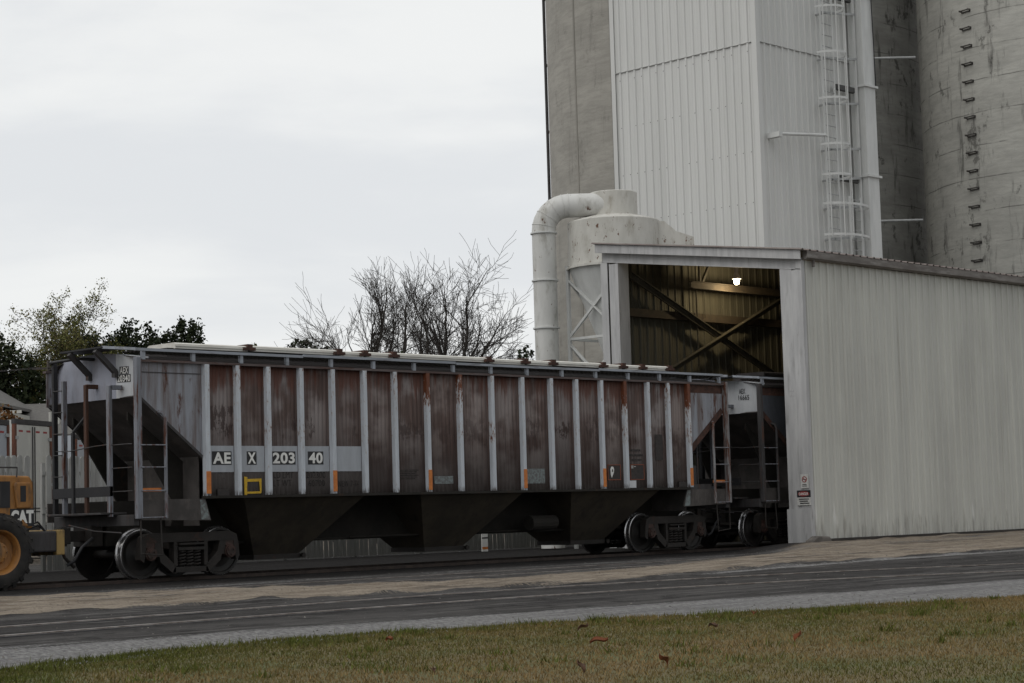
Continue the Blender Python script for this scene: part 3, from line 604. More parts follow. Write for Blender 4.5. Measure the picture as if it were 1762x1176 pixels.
        eb = MB(); eb.bar((g*8.80, -1.02, 4.205), (g*8.46, -1.60, 4.145), .045, .05); eb.build('platform_edge', M['railgrey'], car)
        for y in ((-.85, .0) if lettered or g > 0 else (.0,)):
            br = MB(); br.bar((g*8.84, y, 4.16), (g*8.42, y-.0, 3.78), .09, .09); br.box(*sorted((g*8.38, g*8.46)), y-.05, y+.05, 3.68, 3.80)
            br.build('platform_bracket', M['darksteel'], car)
        hb = MB(); hb.tube([(g*8.62, .90, 3.6), (g*8.62, .90, 4.03), (g*8.70, .86, 4.06), (g*8.70, -.1, 4.07), (g*8.4, -.15, 4.06)], .03, 8); hb.build('grab_rail', M['black'], car, 60)
    # roof
    rf = MB(); ys = np.linspace(-1.56, 1.56, 17); vs = []
    for x in (-8.32, 8.32):
        for y in ys: vs.append((x, y, 4.15-.17*(abs(y)/1.56)**2))
    n = len(ys); rf.add(vs, [(i, i+1, n+i+1, n+i) for i in range(n-1)]); o = rf.build('roof', M['roof'], car, 40)
    md = o.modifiers.new('thick', 'SOLIDIFY'); md.thickness = .01
    cm = MB(); cm.box(-6.95, 7.75, -.40, .40, 4.12, 4.32); cm.build('hatch_coaming', M['roof'], car)
    ed = [-6.83, -5.0, -2.9, -2.05, .25, 1.35, 2.25, 4.6, 5.55, 6.15, 7.72]
    ed = [-6.83, -5.05, -2.75, -2.05, -1.25, 1.55, 2.7, 3.6, 5.3, 6.0, 6.7, 7.7] if lettered else [-6.8, -4, -1.2, 1.4, 4.2, 7.0]
    for i, (a, b) in enumerate(zip(ed[:-1], ed[1:])):
        h = MB(); dz = (.0, .012, -.006)[i % 3]
        h.prism([(-.46, 4.31+dz), (-.46, 4.40+dz), (-.40, 4.425+dz), (.40, 4.425+dz), (.46, 4.40+dz), (.46, 4.31+dz)], 'x', a+.03, b-.03)
        h.prism([(-.475, 4.352+dz), (-.475, 4.368+dz), (-.45, 4.372+dz), (-.45, 4.345+dz)], 'x', a+.03, b-.03)
        ho = h.build('hatch_cover', M['hatch'] if lettered else M['roof'], car)
        c = MB(); c.box(b-.06, b+.06, -.50, .50, 4.33, 4.455); c.box(b-.16, b+.12, -.52, -.44, 4.33, 4.39); c.build('hatch_clamp', M['rustdark'], ho)
    for s in (-1, 1):
        lo, hi = sorted((s*1.56, s*.92))
        rb = MB()
        for k in range(6):
            y = lo+(hi-lo)*k/5; rb.box(-8.3, 8.3, y-.035, y+.035, 4.13, 4.155)
        for k in range(60): x = -8.25+16.5*k/59; rb.box(x-.012, x+.012, lo, hi, 4.116, 4.129)
        o = rb.build('running_board', M['under'], car)
        el = MB()
        for k, (a, b) in enumerate(((-8.5 if s < 0 else -7.8, -4.62), (-4.62, -.55), (-.55, 3.9), (3.9, 8.3))):
            q = .018*(k % 2); el.box(a, b-.02, s*1.60-.022, s*1.60+.022, 4.115+q, 4.165+q)
        el.build('running_board_edge', M['railgrey'], o)
        for k in range(16 if s < 0 else 0):
            x = -8.30+k*1.1; sp = MB(); sp.box(x-.035, x+.035, s*1.56-.03, s*1.56+.03, ZT+.04, 4.115)
            sp.build('running_board_support', M['railgrey'], o)
    # hoppers, cross ridges, centre sill
    for i, hx in enumerate((-4.5, 0, 4.5)):
        hp = MB(); tx, ty, bx, by = 1.5, 1.46, .56, .50
        vs = [(hx+sx*tx, sy*ty, 1.45) for sx, sy in ((-1,-1), (1,-1), (1,1), (-1,1))] + [(hx+sx*bx, sy*by, .34) for sx, sy in ((-1,-1), (1,-1), (1,1), (-1,1))]
        hp.add(vs, [(0,1,5,4), (1,2,6,5), (2,3,7,6), (3,0,4,7), (4,5,6,7), (0,3,2,1)])
        o = hp.build('hopper', M['hopper'], car)
        g = MB(); g.box(hx-.58, hx+.58, -.53, .53, .25, .345)
        g.tube([(hx+.62, -.55, .30), (hx+.62, .55, .30)], .03, 8); g.tube([(hx+.62, -.55, .30), (hx+.62, -.60, .30)], .05, 8)
        g.build('outlet_gate', M['truck'], o)
    cs = MB(); cs.box(-8.3, 8.3, -.34, .34, .62, 1.44); cs.build('center_sill', M['under'], car)
    fl = MB(); fl.box(-6.0, 6.0, -1.43, 1.43, 1.452, 1.47); fl.build('floor_sheet', M['under'], car)
    bp = MB(); bp.tube([(-8.2, -.5, .66), (-5.6, -.5, .60), (8.2, -.5, .60)], .028, 6); bp.tube([(2.2, -.9, .78), (3.0, -.9, .78)], .16, 12); bp.tube([(-2.7, -.6, .62), (2.6, -.6, .62)], .02, 6)
    bp.tube([(3.05, .7, .9), (3.8, .7, .9)], .2, 12); bp.build('brake_rigging', M['under'], car)
    for g in (-1, 1):
        for y in (-.9, .9):
            wt = MB(); wt.prism([(g*7.0, .95), (g*7.0, 2.15), (g*8.2, 3.05), (g*8.2, 2.9), (g*7.15, 1.3), (g*7.3, .95)], 'y', y-.02, y+.02)
            wt.build('end_web_plate', M['under'], car)
    if lettered:
        pn = MB(); pn.box(7.25, 7.55, -1.3, -1.0, 1.3, 2.0); pn.tube([(7.4, -1.2, 2.0), (7.4, -1.2, 2.3), (7.7, -1.2, 2.45)], .04, 8); pn.tube([(7.15, -1.25, 1.1), (7.15, -1.25, 2.3)], .03, 8); pn.tube([(7.65, -1.25, 1.1), (7.65, -1.25, 2.6)], .025, 8)
        pn.tube([(7.2, -.95, 1.6), (7.8, -.95, 1.6)], .13, 12); pn.box(6.95, 7.95, -1.42, -1.3, 1.42, 1.56)
        pn.build('brake_valve', M['darksteel'], car, 50)
    make_truck(car, -6.97); make_truck(car, 6.97)
    return car
CARLAB = 'rusty brown covered hopper car with pale posts and number band, outside the shed'
car1 = make_car(0, CARLAB, True)
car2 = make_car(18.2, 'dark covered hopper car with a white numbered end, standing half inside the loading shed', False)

def lettering():
    Y = -1.512; X = (1, 0, 0); Z = (0, 0, 1)
    # pale band on five bays
    for a, b in zip(RIBX[:5], RIBX[1:6]):
        MB().box(a+.075, b-.075, -1.508, -1.5005, 1.924, 2.415).build('number_band', M['stripe'], car1)
    for s, x0, x1 in (('AE', -6.765, -6.316), ('X', -5.958, -5.73), ('203', -5.364, -4.79), ('40', -4.482, -4.096)):
        z0, z1 = 2.06, 2.312
        pl = MB().box(x0, x1, -1.512, -1.5085, z0, z1).build('number_plate', M['black'], car1)
        text_part('lettering', s, M['white'], pl, (x0+.02, -1.5125, z0+.02), X, Z, x1-x0-.04, z1-z0-.04, .032, .003)
    for s, x0, x1, z0, z1 in (('LD LMT', -5.316, -4.839, 1.80, 1.925), ('202300', -4.521, -4.044, 1.795, 1.92), ('LT WT', -5.32, -4.886, 1.645, 1.77), ('60700', -4.467, -4.063, 1.637, 1.762), ('NEW 7-74', -3.72, -3.185, 1.617, 1.742)):
        text_part('stencil_lettering', s, M['stencil'], car1, (x0, -1.5005, z0), X, Z, x1-x0, z1-z0, .0, .002)
    for i in range(7):   # worn lines of small stencil print
        MB().box(-2.11+.02*(i % 2), -1.58-.05*(i % 3), -1.4995, -1.497, 1.93-.035*i, 1.945-.035*i).build('stencil_line', M['stencil'], car1) if i < 6 else None
    for i, (a, b) in enumerate(((4.98, 5.32), (4.92, 5.40), (5.0, 5.36))):
        MB().box(a, b, -1.4995, -1.497, 2.33-.11*i, 2.375-.11*i).build('stencil_line', M['stencil'], car1)
    # orange reflector strips on posts
    for i in (0, 4, 7, 10, 13, 17):
        x = RIBX[i]; MB().box(x-.05, x+.05, -1.594, -1.5875 if i not in (0, 17) else -1.594+.001, 1.53, 1.94).build('orange_reflector', M['orange'], car1) if i not in (0, 17) else MB().box(x-.052, x+.052, -1.602, -1.596, 1.53, 1.94).build('orange_reflector', M['orange'], car1)
    # hand painted yellow square
    ys = MB(); x0, x1, z0, z1 = -5.99, -5.63, 1.515, 1.79
    ys.bar((x0, -1.503, z0), (x0+.01, -1.503, z1+.03), .008, .055, (0, 1, 0)); ys.bar((x0-.02, -1.504, z1-.02), (x1+.02, -1.504, z1-.03), .008, .06); ys.bar((x1-.02, -1.503, z1), (x1-.005, -1.503, z0+.02), .008, .04, (0, 1, 0)); ys.bar((x0, -1.5045, z0+.02), (x1, -1.5045, z0+.015), .008, .04)
    ys = MB()
    for q in ([(x0-.03, z0-.02), (x0+.03, z0-.02), (x0+.04, z1+.04), (x0-.035, z1+.05)], [(x0-.03, z1-.05), (x1+.01, z1-.045), (x1+.015, z1+.01), (x0-.03, z1)], [(x1-.045, z1), (x1+.015, z1), (x1+.01, z0+.02), (x1-.02, z0)], [(x0+.03, z0), (x1-.01, z0+.005), (x1-.015, z0+.045), (x0+.03, z0+.04)]):
        k = [.0, .0008, .0016, .0024][len(ys.f)//6 % 4]; ys.prism(q, 'y', -1.5035-k, -1.4995)
    ys.build('yellow_square', M['yellow'], car1)
    # small plates, patches, placards
    def plate(n, x0, x1, z0, z1, m, y=-1.506, y2=-1.4995): return MB().box(x0, x1, y, y2, z0, z1).build(n, M[m], car1)
    plate('card_holder', -6.66, -6.39, 1.47, 1.61, 'placard', -1.53)
    plate('faded_sticker', -1.15, -.62, 1.65, 1.81, 'chalk'); plate('faded_sticker', 1.58, 2.13, 1.63, 1.95, 'chalk')
    for x0, x1 in ((4.17, 4.61), (4.94, 5.42)):
        o = plate('placard', x0, x1, 1.68, 2.03, 'placard'); fr = MB(); e = .014
        fr.box(x0, x1, -1.5095, -1.5062, 2.03-e, 2.03); fr.box(x0, x1, -1.5095, -1.5062, 1.68, 1.68+e); fr.box(x0, x0+e, -1.5095, -1.5062, 1.68+e, 2.03-e); fr.box(x1-e, x1, -1.5095, -1.5062, 1.68+e, 2.03-e)
        fr.build('placard_border', M['redline'], o)
        if x0 < 4.5:
            w = MB(); w.prism([(4.27, 1.80), (4.26, 1.93), (4.30, 1.985), (4.36, 1.98), (4.385, 1.93), (4.37, 1.85), (4.34, 1.80), (4.30, 1.73), (4.285, 1.76)], 'y', -1.511, -1.5065); w.build('white_mark', M['white'], o)
            w = MB(); w.prism([(4.31, 1.86), (4.31, 1.92), (4.345, 1.93), (4.35, 1.87)], 'y', -1.5125, -1.5112); w.build('dark_centre', M['placard'], o)
        else:
            w = MB(); w.box(4.97, 5.05, -1.511, -1.5065, 1.985, 2.0); w.box(4.97, 5.04, -1.511, -1.5065, 1.945, 1.96); w.box(5.08, 5.12, -1.511, -1.5065, 1.975, 1.99); w.build('white_mark', M['white'], o)
    plate('white_label', 4.90, 5.13, 1.50, 1.665, 'patch')
    plate('dark_patch', 5.85, 6.11, 2.13, 2.72, 'placard', -1.5035); plate('card_holder', 6.62, 6.90, 1.50, 1.62, 'placard', -1.53)
    # reporting mark of the end on the bevelled corner of the end sheet
    def endtext(car, x0, patch, lines, m, boxed):
        nd = Vector((-1, -BV, 0)).normalized(); ex = Vector((BV, -1, 0)).normalized()
        def pt(y, z, off): return Vector((-8.38+max(0, -y-.82)*BV, y, z)) + nd*off
        if patch:
            w = MB(); ysn = np.linspace(-.825, -1.49, 8); tp = []; 
            q = [pt(y, 3.30, .004) for y in ysn] + [pt(y, 4.155-.10*(y/1.5)**2-.02*abs(y), .004) for y in ysn[::-1]]
            q2 = [p - nd*.004 for p in q]; n = len(q); w.add(q+q2, [tuple(range(n)), tuple(range(2*n-1, n-1, -1))] + [(i, (i+1) % n, n+(i+1) % n, n+i) for i in range(n)])
            w.build('pale_panel', M['patch'], car)  # near bevel of the end sheet in a paler tone
        for s, y0, y1, z0, z1 in lines:
            par = car
            if boxed:
                bb = MB(); c4 = [pt(y0, z0, .008), pt(y1, z0, .008), pt(y1, z1, .008), pt(y0, z1, .008)]; d4 = [p-nd*.003 for p in c4]
                bb.add(c4+d4, [(0,1,2,3), (7,6,5,4), (0,4,5,1), (1,5,6,2), (2,6,7,3), (3,7,4,0)]); par = bb.build('number_plate', M['black'], car)
            g = .010 if boxed else 0; L = (pt(y1, z0, 0)-pt(y0, z0, 0)).length
            text_part('lettering', s, m, par, pt(y0, z0+g, .009) + ex*g, ex, (0, 0, 1), L-2*g, z1-z0-2*g, .022 if boxed else .012, .003)
    endtext(car1, 0, True, [('AEX', -.90, -1.09, 3.735, 3.875), ('20340', -.85, -1.13, 3.585, 3.73)], M['white'], True)
    endtext(car2, 0, False, [('AEX', -.88, -1.03, 3.785, 3.91), ('16665', -.86, -1.12, 3.63, 3.755)], M['black'], False)
lettering()

# ------------------------------------------------------------ loading shed
M['shedpaint'] = wmat('shed_sheet_paint', (.575, .575, .53), (.51, .51, .475), (1.2, 1.2, .12), 1.5, rough=.6, dirt=((.33, .32, .29), (3.5, 3.5, .10), 1.5, .56, .85), rnd=False)
def foot_dirt(m):
    # splashed dirt and pale scuffs along the foot of the wall
    nt = m.node_tree; t = NT(nt); b = next(n for n in nt.nodes if n.type == 'BSDF_PRINCIPLED'); src = b.inputs['Base Color'].links[0].from_socket
    ob = t.n('ShaderNodeTexCoord').outputs['Object']; z = t.n('ShaderNodeSeparateXYZ', None, Vector=ob).outputs[2]
    lo = t.math('SUBTRACT', 1, t.ramp(z, .16, 1.25)); st = t.noise(t.vmul(ob, (5, 5, .45)), 1.6, 8, .7)
    c = t.mix(t.math('MULTIPLY', t.ramp(t.math('ADD', t.math('MULTIPLY', lo, .22), st), .64, .84), .55), src, (.17, .155, .14))
    lo2 = t.math('MULTIPLY', t.ramp(z, .3, .7), t.math('SUBTRACT', 1, t.ramp(z, .8, 1.7)))
    c = t.mix(t.math('MULTIPLY', lo2, t.ramp(t.noise(t.vmul(ob, (3.1, 3, .5)), 1.3, 3, .5), .60, .70)), c, (.68, .68, .65))
    mid = t.noise(t.vmul(ob, (.45, .45, .22)), 1.2, 5, .6); c = t.mix(t.math('MULTIPLY', t.ramp(mid, .45, .65), .30), c, (.40, .395, .365))
    t.set(b.inputs['Base Color'], c)
foot_dirt(M['shedpaint'])
M['towerpaint'] = wmat('tower_sheet_paint', (.66, .665, .65), (.60, .605, .59), (.9, .9, .06), 1.5, rough=.55, dirt=((.47, .465, .44), (3, 3, .05), 1.5, .58, .9), rnd=False)
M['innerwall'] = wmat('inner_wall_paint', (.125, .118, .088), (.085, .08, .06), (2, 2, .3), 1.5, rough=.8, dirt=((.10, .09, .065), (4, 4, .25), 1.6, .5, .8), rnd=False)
M['shedsteel'] = wmat('shed_steel_paint', (.50, .50, .50), (.40, .40, .405), (3, 3, .4), 2, rough=.6, dirt=((.24, .235, .23), (4, 4, .5), 2, .54, .8), rust=(RUST, (6, 6, .8), 2, .66, .74))
M['rustbeam'] = wmat('rusty_beam', (.07, .052, .034), (.045, .036, .026), (2, 2, 2), 2, rough=.85)
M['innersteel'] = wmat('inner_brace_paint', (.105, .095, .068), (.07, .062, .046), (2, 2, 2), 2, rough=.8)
M['gutter'] = wmat('gutter_metal', (.20, .185, .17), (.12, .105, .095), (.7, 3, 3), 2, rough=.7, dirt=((.30, .285, .27), (.6, 4, 4), 1.5, .5, .7), rnd=False)
M['roofsheet'] = wmat('roof_sheet', (.22, .19, .175), (.15, .12, .11), (1, 1, 1), 2, rough=.7)
M['concrete'] = wmat('base_concrete', (.17, .155, .14), (.10, .09, .082), (1.5, 1.5, 3), 2, rough=.95, bump=.5, bs=20)
M['wetbase'] = wmat('dark_stained_base', (.045, .038, .034), (.025, .022, .02), (1, 3, 3), 2, rough=.9)
def corr(mb, a, b, z0, z1, pitch=.305, depth=.035, out=1, top=None, rib=.07):
    """ribbed metal sheet standing along a-b; out=+1 ribs to the right of the direction a->b"""
    a, b = Vector(a), Vector(b); L = (b-a).length; d = (b-a)/L; nn = Vector((d.y, -d.x))*out; pts = []; n = int(L/pitch)
    p0 = (L-n*pitch)/2
    pts.append((0, 0))
    for i in range(n+1):
        c = p0+i*pitch
        for q, h in ((-rib*.75, 0), (-rib*.4, depth), (rib*.4, depth), (rib*.75, 0)):
            if 0 < c+q < L: pts.append((c+q, h))
        if i < n:
            for q in (.36, .64):
                pts += [(c+pitch*q-.014, 0), (c+pitch*q, depth*.22), (c+pitch*q+.014, 0)]
    pts.append((L, 0)); vs = []
    for s, h in pts:
        p = a+d*s+nn*h; zt = top(p.x, p.y) if top else z1; vs += [(p.x, p.y, z0), (p.x, p.y, zt)]
    mb.add(vs, [(2*i, 2*i+2, 2*i+3, 2*i+1) for i in range(len(pts)-1)])
SX, SY0, SY1, SXE = 10.25, -2.6, 3.96, 31.0
def shed_top(y): return 7.16+(y-SY0)*(8.06-7.16)/(SY1-SY0)
def hbeam(mb, x0, x1, y0, y1, z0, z1f, web='x'):
    """upright H column: flanges across x (web='x') or across y"""
    t = .022
    def B(a, b, c, d):
        zt = z1f((c+d)/2) if callable(z1f) else z1f; mb.box(a, b, c, d, z0, zt)
    if web == 'x': B(x0, x0+t, y0, y1); B(x1-t, x1, y0, y1); B(x0+t, x1-t, (y0+y1)/2-t/2, (y0+y1)/2+t/2)
    else: B(x0, x1, y0, y0+t); B(x0, x1, y1-t, y1); B((x0+x1)/2-t/2, (x0+x1)/2+t/2, y0+t, y1-t)
def build_shed():
    sh = empty('loading_shed', (0, 0, 0), 'white ribbed metal loading shed with an open end over the near track', 'shed')
    w = MB(); corr(w, (SX+.06, SY0), (SXE, SY0), .16, 6.98, out=1); o = w.build('side_wall', M['shedpaint'], sh); md = o.modifiers.new('t', 'SOLIDIFY'); md.thickness = .004
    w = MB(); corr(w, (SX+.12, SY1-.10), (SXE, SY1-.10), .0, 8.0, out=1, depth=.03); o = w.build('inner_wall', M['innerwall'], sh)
    w = MB(); corr(w, (SX+.06, SY1), (SXE, SY1), .0, 8.02, out=-1); w.build('side_wall', M['shedpaint'], sh)
    w = MB(); corr(w, (SXE-.05, SY0+.03), (SXE-.05, SY1-.12), .0, 7, out=-1, top=lambda x, y: shed_top(y)-.06); w.build('end_wall', M['innerwall'], sh)
    # corner trim of the wall
    t = MB(); t.box(SX-.02, SX+.10, SY0-.045, SY0-.040, .17, 6.98); t.box(SX-.03, SX-.02, SY0-.045, SY0+.14, .17, 6.98); t.build('corner_trim', M['shedsteel'], sh)
    # roof: ribbed sheet sloping to the camera side
    r = MB(); vs = []; n = int((SXE-SX+.4)/.305)
    for i in range(n+1):
        x = SX-.18+i*.305
        for q, h in ((-.05, 0), (-.025, .035), (.025, .035), (.05, 0)):
            for y in (SY0-.22, SY1+.12): vs.append((x+q, y, shed_top(y)+.07+h))
    k = len(vs)//2; r.add(vs, [(2*i, 2*i+1, 2*i+3, 2*i+2) for i in range(k-1)]); o = r.build('roof', M['roofsheet'], sh); md = o.modifiers.new('t', 'SOLIDIFY'); md.thickness = .012
    g = MB(); g.prism([(SY0-.05, 7.03), (SY0-.05, 7.20), (SY0-.09, 7.20), (SY0-.18, 7.185), (SY0-.21, 7.19), (SY0-.21, 7.02), (SY0-.15, 6.985), (SY0-.05, 6.985)], 'x', SX+.02, SXE); g.build('gutter', M['gutter'], sh)
    b = MB(); b.box(SX+.36, SX+.42, SY0-.14, SY0-.08, 6.82, 6.985); b.build('gutter_outlet', M['gutter'], sh)
    # front fascia channel and header beam
    f = MB(); f.prism([(SY0-.12, shed_top(SY0-.12)-.17), (SY1+.06, shed_top(SY1+.06)-.17), (SY1+.06, shed_top(SY1+.06)+.055), (SY0-.12, shed_top(SY0-.12)+.055)], 'x', SX-.16, SX-.13)
    f.prism([(SY0-.13, shed_top(SY0-.13)+.055), (SY1+.08, shed_top(SY1+.08)+.055), (SY1+.08, shed_top(SY1+.08)+.068), (SY0-.13, shed_top(SY0-.13)+.068)], 'x', SX-.19, SX+.05)
    f.build('fascia', M['shedsteel'], sh, bevel=.006)
    h = MB()
    def pr(a, b, x0, x1): h.prism([(SY0-.02, shed_top(SY0)+a), (SY1-.02, shed_top(SY1)+a), (SY1-.02, shed_top(SY1)+b), (SY0-.02, shed_top(SY0)+b)], 'x', x0, x1)
    pr(-.40, -.14, SX+.05, SX+.07); pr(-.42, -.40, SX-.03, SX+.15); pr(-.14, -.12, SX-.03, SX+.15); h.build('header_beam', M['shedsteel'], sh)
    # columns: built-up H sections with a wrapped face
    c = MB(); zt = lambda y: shed_top(y)-.425
    c.box(SX-.02, SX+.0, SY0+.0, SY0+.27, .0, zt(SY0+.1)); hbeam(c, SX-.015, SX+.40, SY0+.275, SY0+.62, .0, zt(SY0+.45), 'y'); c.box(SX-.06, SX-.022, SY0+.16, SY0+.66, -.05, .9)
    for yy in (SY0+.36, SY0+.44):
        for zz in (3.68, 3.80): c.box(SX-.024, SX-.018, yy-.022, yy+.022, zz-.022, zz+.022)
    c.box(SX-.05, SX-.021, SY0-.01, SY0+.20, .08, 1.03); 
    c.build('column', M['shedsteel'], sh)
    c = MB(); c.box(SX-.02, SX+.0, SY1-.24, SY1-.0, .0, zt(SY1-.1)); hbeam(c, SX-.015, SX+.40, SY1-.62, SY1-.30, .0, zt(SY1-.45), 'y'); c.build('column', M['shedsteel'], sh)
    fr = MB(); fr.box(SX-.019, SX-.0195+.005, SY0+.272, SY0+.62, .0, zt(SY0+.62)); fr.build('column_face', M['shedsteel'], sh)
    fr = MB(); fr.box(SX-.019, SX-.0145, SY1-.62, SY1-.30, .0, zt(SY1-.62)); fr.build('column_face', M['shedsteel'], sh)
    # frames, girts, braces inside
    for x in (17.9, 24.4, 30.6):
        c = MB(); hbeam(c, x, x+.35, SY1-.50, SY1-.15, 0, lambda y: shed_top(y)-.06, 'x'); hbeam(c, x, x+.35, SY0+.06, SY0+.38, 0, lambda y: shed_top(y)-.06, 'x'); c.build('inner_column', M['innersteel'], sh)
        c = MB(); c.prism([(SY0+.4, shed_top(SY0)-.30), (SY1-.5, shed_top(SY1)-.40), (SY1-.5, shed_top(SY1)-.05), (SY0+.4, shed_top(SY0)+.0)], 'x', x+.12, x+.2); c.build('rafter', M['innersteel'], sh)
    yg = SY1-.16
    for z0, z1 in ((6.20, 6.42), (3.2, 3.42)):
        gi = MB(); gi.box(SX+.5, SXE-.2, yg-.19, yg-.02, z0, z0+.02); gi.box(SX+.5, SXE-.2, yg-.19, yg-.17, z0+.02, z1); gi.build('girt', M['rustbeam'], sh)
    for a, b in (((10.9, 7.30), (17.9, 4.45)), ((11.2, 4.25), (17.9, 7.16)), ((18.3, 7.3), (24.4, 4.4)), ((18.3, 4.4), (24.4, 7.3))):
        d = MB(); yq = yg-.28-(.09 if a[1] < b[1] else 0); d.bar((a[0], yq, a[1]), (b[0], yq, b[1]), .06, .15); d.bar((a[0], yq-.05, a[1]+.07), (b[0], yq-.05, b[1]+.07), .12, .02); d.build('brace', M['innersteel'], sh)
    # overhead rail beam with hangers
    rb = MB(); rb.box(13.1, 28, 3.20, 3.22, 7.06, 7.22); rb.box(13.1, 28, 3.14, 3.28, 7.04, 7.06); rb.box(13.1, 28, 3.14, 3.28, 7.22, 7.24); rb.build('overhead_beam', M['rustbeam'], sh)
    for x in (13.5, 18, 23):
        hg = MB(); hg.bar((x, 3.21, 7.23), (x+.0, 3.21, 7.92), .06, .06); hg.bar((x+.55, 3.21, 7.92), (x+.1, 3.21, 7.24), .07, .07); hg.build('beam_hanger', M['innersteel'], sh)
    rp = MB(); rp.tube([(13.75, 3.55, 7.9), (13.75, 3.55, 4.2)], .02, 6); rp.build('hanging_conduit', M['innersteel'], sh)
    rp = MB(); rp.tube([(14.1, 3.55, 7.9), (14.1, 3.55, 6.3)], .014, 6); rp.build('hanging_conduit', M['innersteel'], sh)
    # concrete kerb under the wall and the wheel guard at its corner
    k = MB(); k.box(SX+.05, SXE, SY0-.09, SY0+.25, -.1, .155); k.build('wall_base', M['wetbase'], sh, bevel=.01)
    k = MB(); k.prism([(SX-.42, -.05), (SX-.34, .14), (SX-.10, .24), (SX+.35, .22), (SX+.5, .02), (SX+.5, -.05)], 'y', SY0-.30, SY0-.06); o = k.build('corner_guard', M['concrete'], sh, bevel=.03)
build_shed()
def build_lamp():
    lx, ly, lz = 14.5, 2.7, 7.34
    l = empty('hanging_lamp', (lx, ly, lz), 'lit industrial lamp hanging under the shed roof', 'lamp')
    s = MB(); s.lathe([(.03, .16), (.07, .14), (.10, .05), (.115, .012), (.13, .0), (.125, -.005), (.11, .005), (.085, .03)], n=24); s.tube([(0, 0, .15), (0, 0, shed_top(ly)-lz-.02)], .015, 6); s.tube([(0, 0, .12), (0, 0, .3)], .06, 12)
    s.build('lamp_shade', M['shedsteel'], l, 50)
    m, t, b = newmat('lit_glass'); b.inputs['Emission Color'].default_value = (1, .80, .52, 1); b.inputs['Emission Strength'].default_value = 22; b.inputs['Base Color'].default_value = (.9, .9, .9, 1)
    g = MB(); g.lathe([(.0, -.16), (.04, -.155), (.07, -.13), (.08, -.08), (.08, -.01), (.0, -.005)], n=18); g.build('lamp_glass', m, l, 60)
    pl = bpy.data.lights.new('lamp_light', 'POINT'); pl.energy = 60; pl.color = (1, .80, .48); pl.shadow_soft_size = .09
    po = bpy.data.objects.new('lamp_light', pl); col.objects.link(po); po.parent = l; po.location = (0, 0, -.28)
build_lamp()
def build_signs():
    M['signwhite'] = wmat('sign_white', (.60, .60, .58), (.48, .48, .46), (9, 9, 9), 2, rough=.6); M['signred'] = wmat('sign_red', (.30, .035, .03), (.22, .03, .028), rough=.6)
    x = SX-.075; ex = (0, -1, 0); ez = (0, 0, 1)
    s = empty('warning_sign', (x, SY0+.13, 1.18), 'danger sign with a red panel on the shed column', 'sign')
    MB().box(0, .012, -.20, .20, .0, .17).build('sign_board', M['black'], s); MB().box(0, .012, -.20, .20, -.19, -.002).build('sign_board', M['signwhite'], s)
    o = MB(); o.prism([(.17*math.cos(a)*1.0, .085+.062*math.sin(a)) for a in np.linspace(0, 2*math.pi, 25)[:-1]], 'x', -.003, -.0005); o.build('red_oval', M['signred'], s)
    text_part('lettering', 'DANGER', M['white'], s, (-.004, .135, .052), ex, ez, .27, .066, .015, .002)
    for i, (a, b) in enumerate(((-.15, .14), (-.12, .13), (-.16, .12))): MB().box(-.003, -.0005, a, b, -.055-.05*i, -.03-.05*i).build('print_line', M['black'], s)
    x = SX-.06
    s = empty('notice_sign', (x, SY0+.10, 1.40), 'small white notice with a red circle, above the danger sign on the column', 'sign')
    MB().box(0, .010, -.115, .115, .0, .34).build('sign_board', M['signwhite'], s)
    rg = MB(); n = 28; vs = [(dx, r*math.cos(2*math.pi*i/n), .215+r*math.sin(2*math.pi*i/n)) for dx in (-.003, -.0005) for r in (.075, .055) for i in range(n)]
    rg.add(vs, [(i, (i+1) % n, n+(i+1) % n, n+i) for i in range(n)]); rg.bar((-.0022, .045, .26), (-.0022, -.045, .17), .003, .018); rg.build('red_circle', M['signred'], s)
    g = MB(); g.box(-.0025, -.0005, -.05, .03, .205, .222); g.box(-.003, -.0005, .035, .05, .205, .222); g.build('symbol', M['black'], s)
    for i in range(2): MB().box(-.003, -.0005, -.07+.01*i, .07, .045+.035*i, .06+.035*i).build('print_line', M['black'], s)
build_signs()

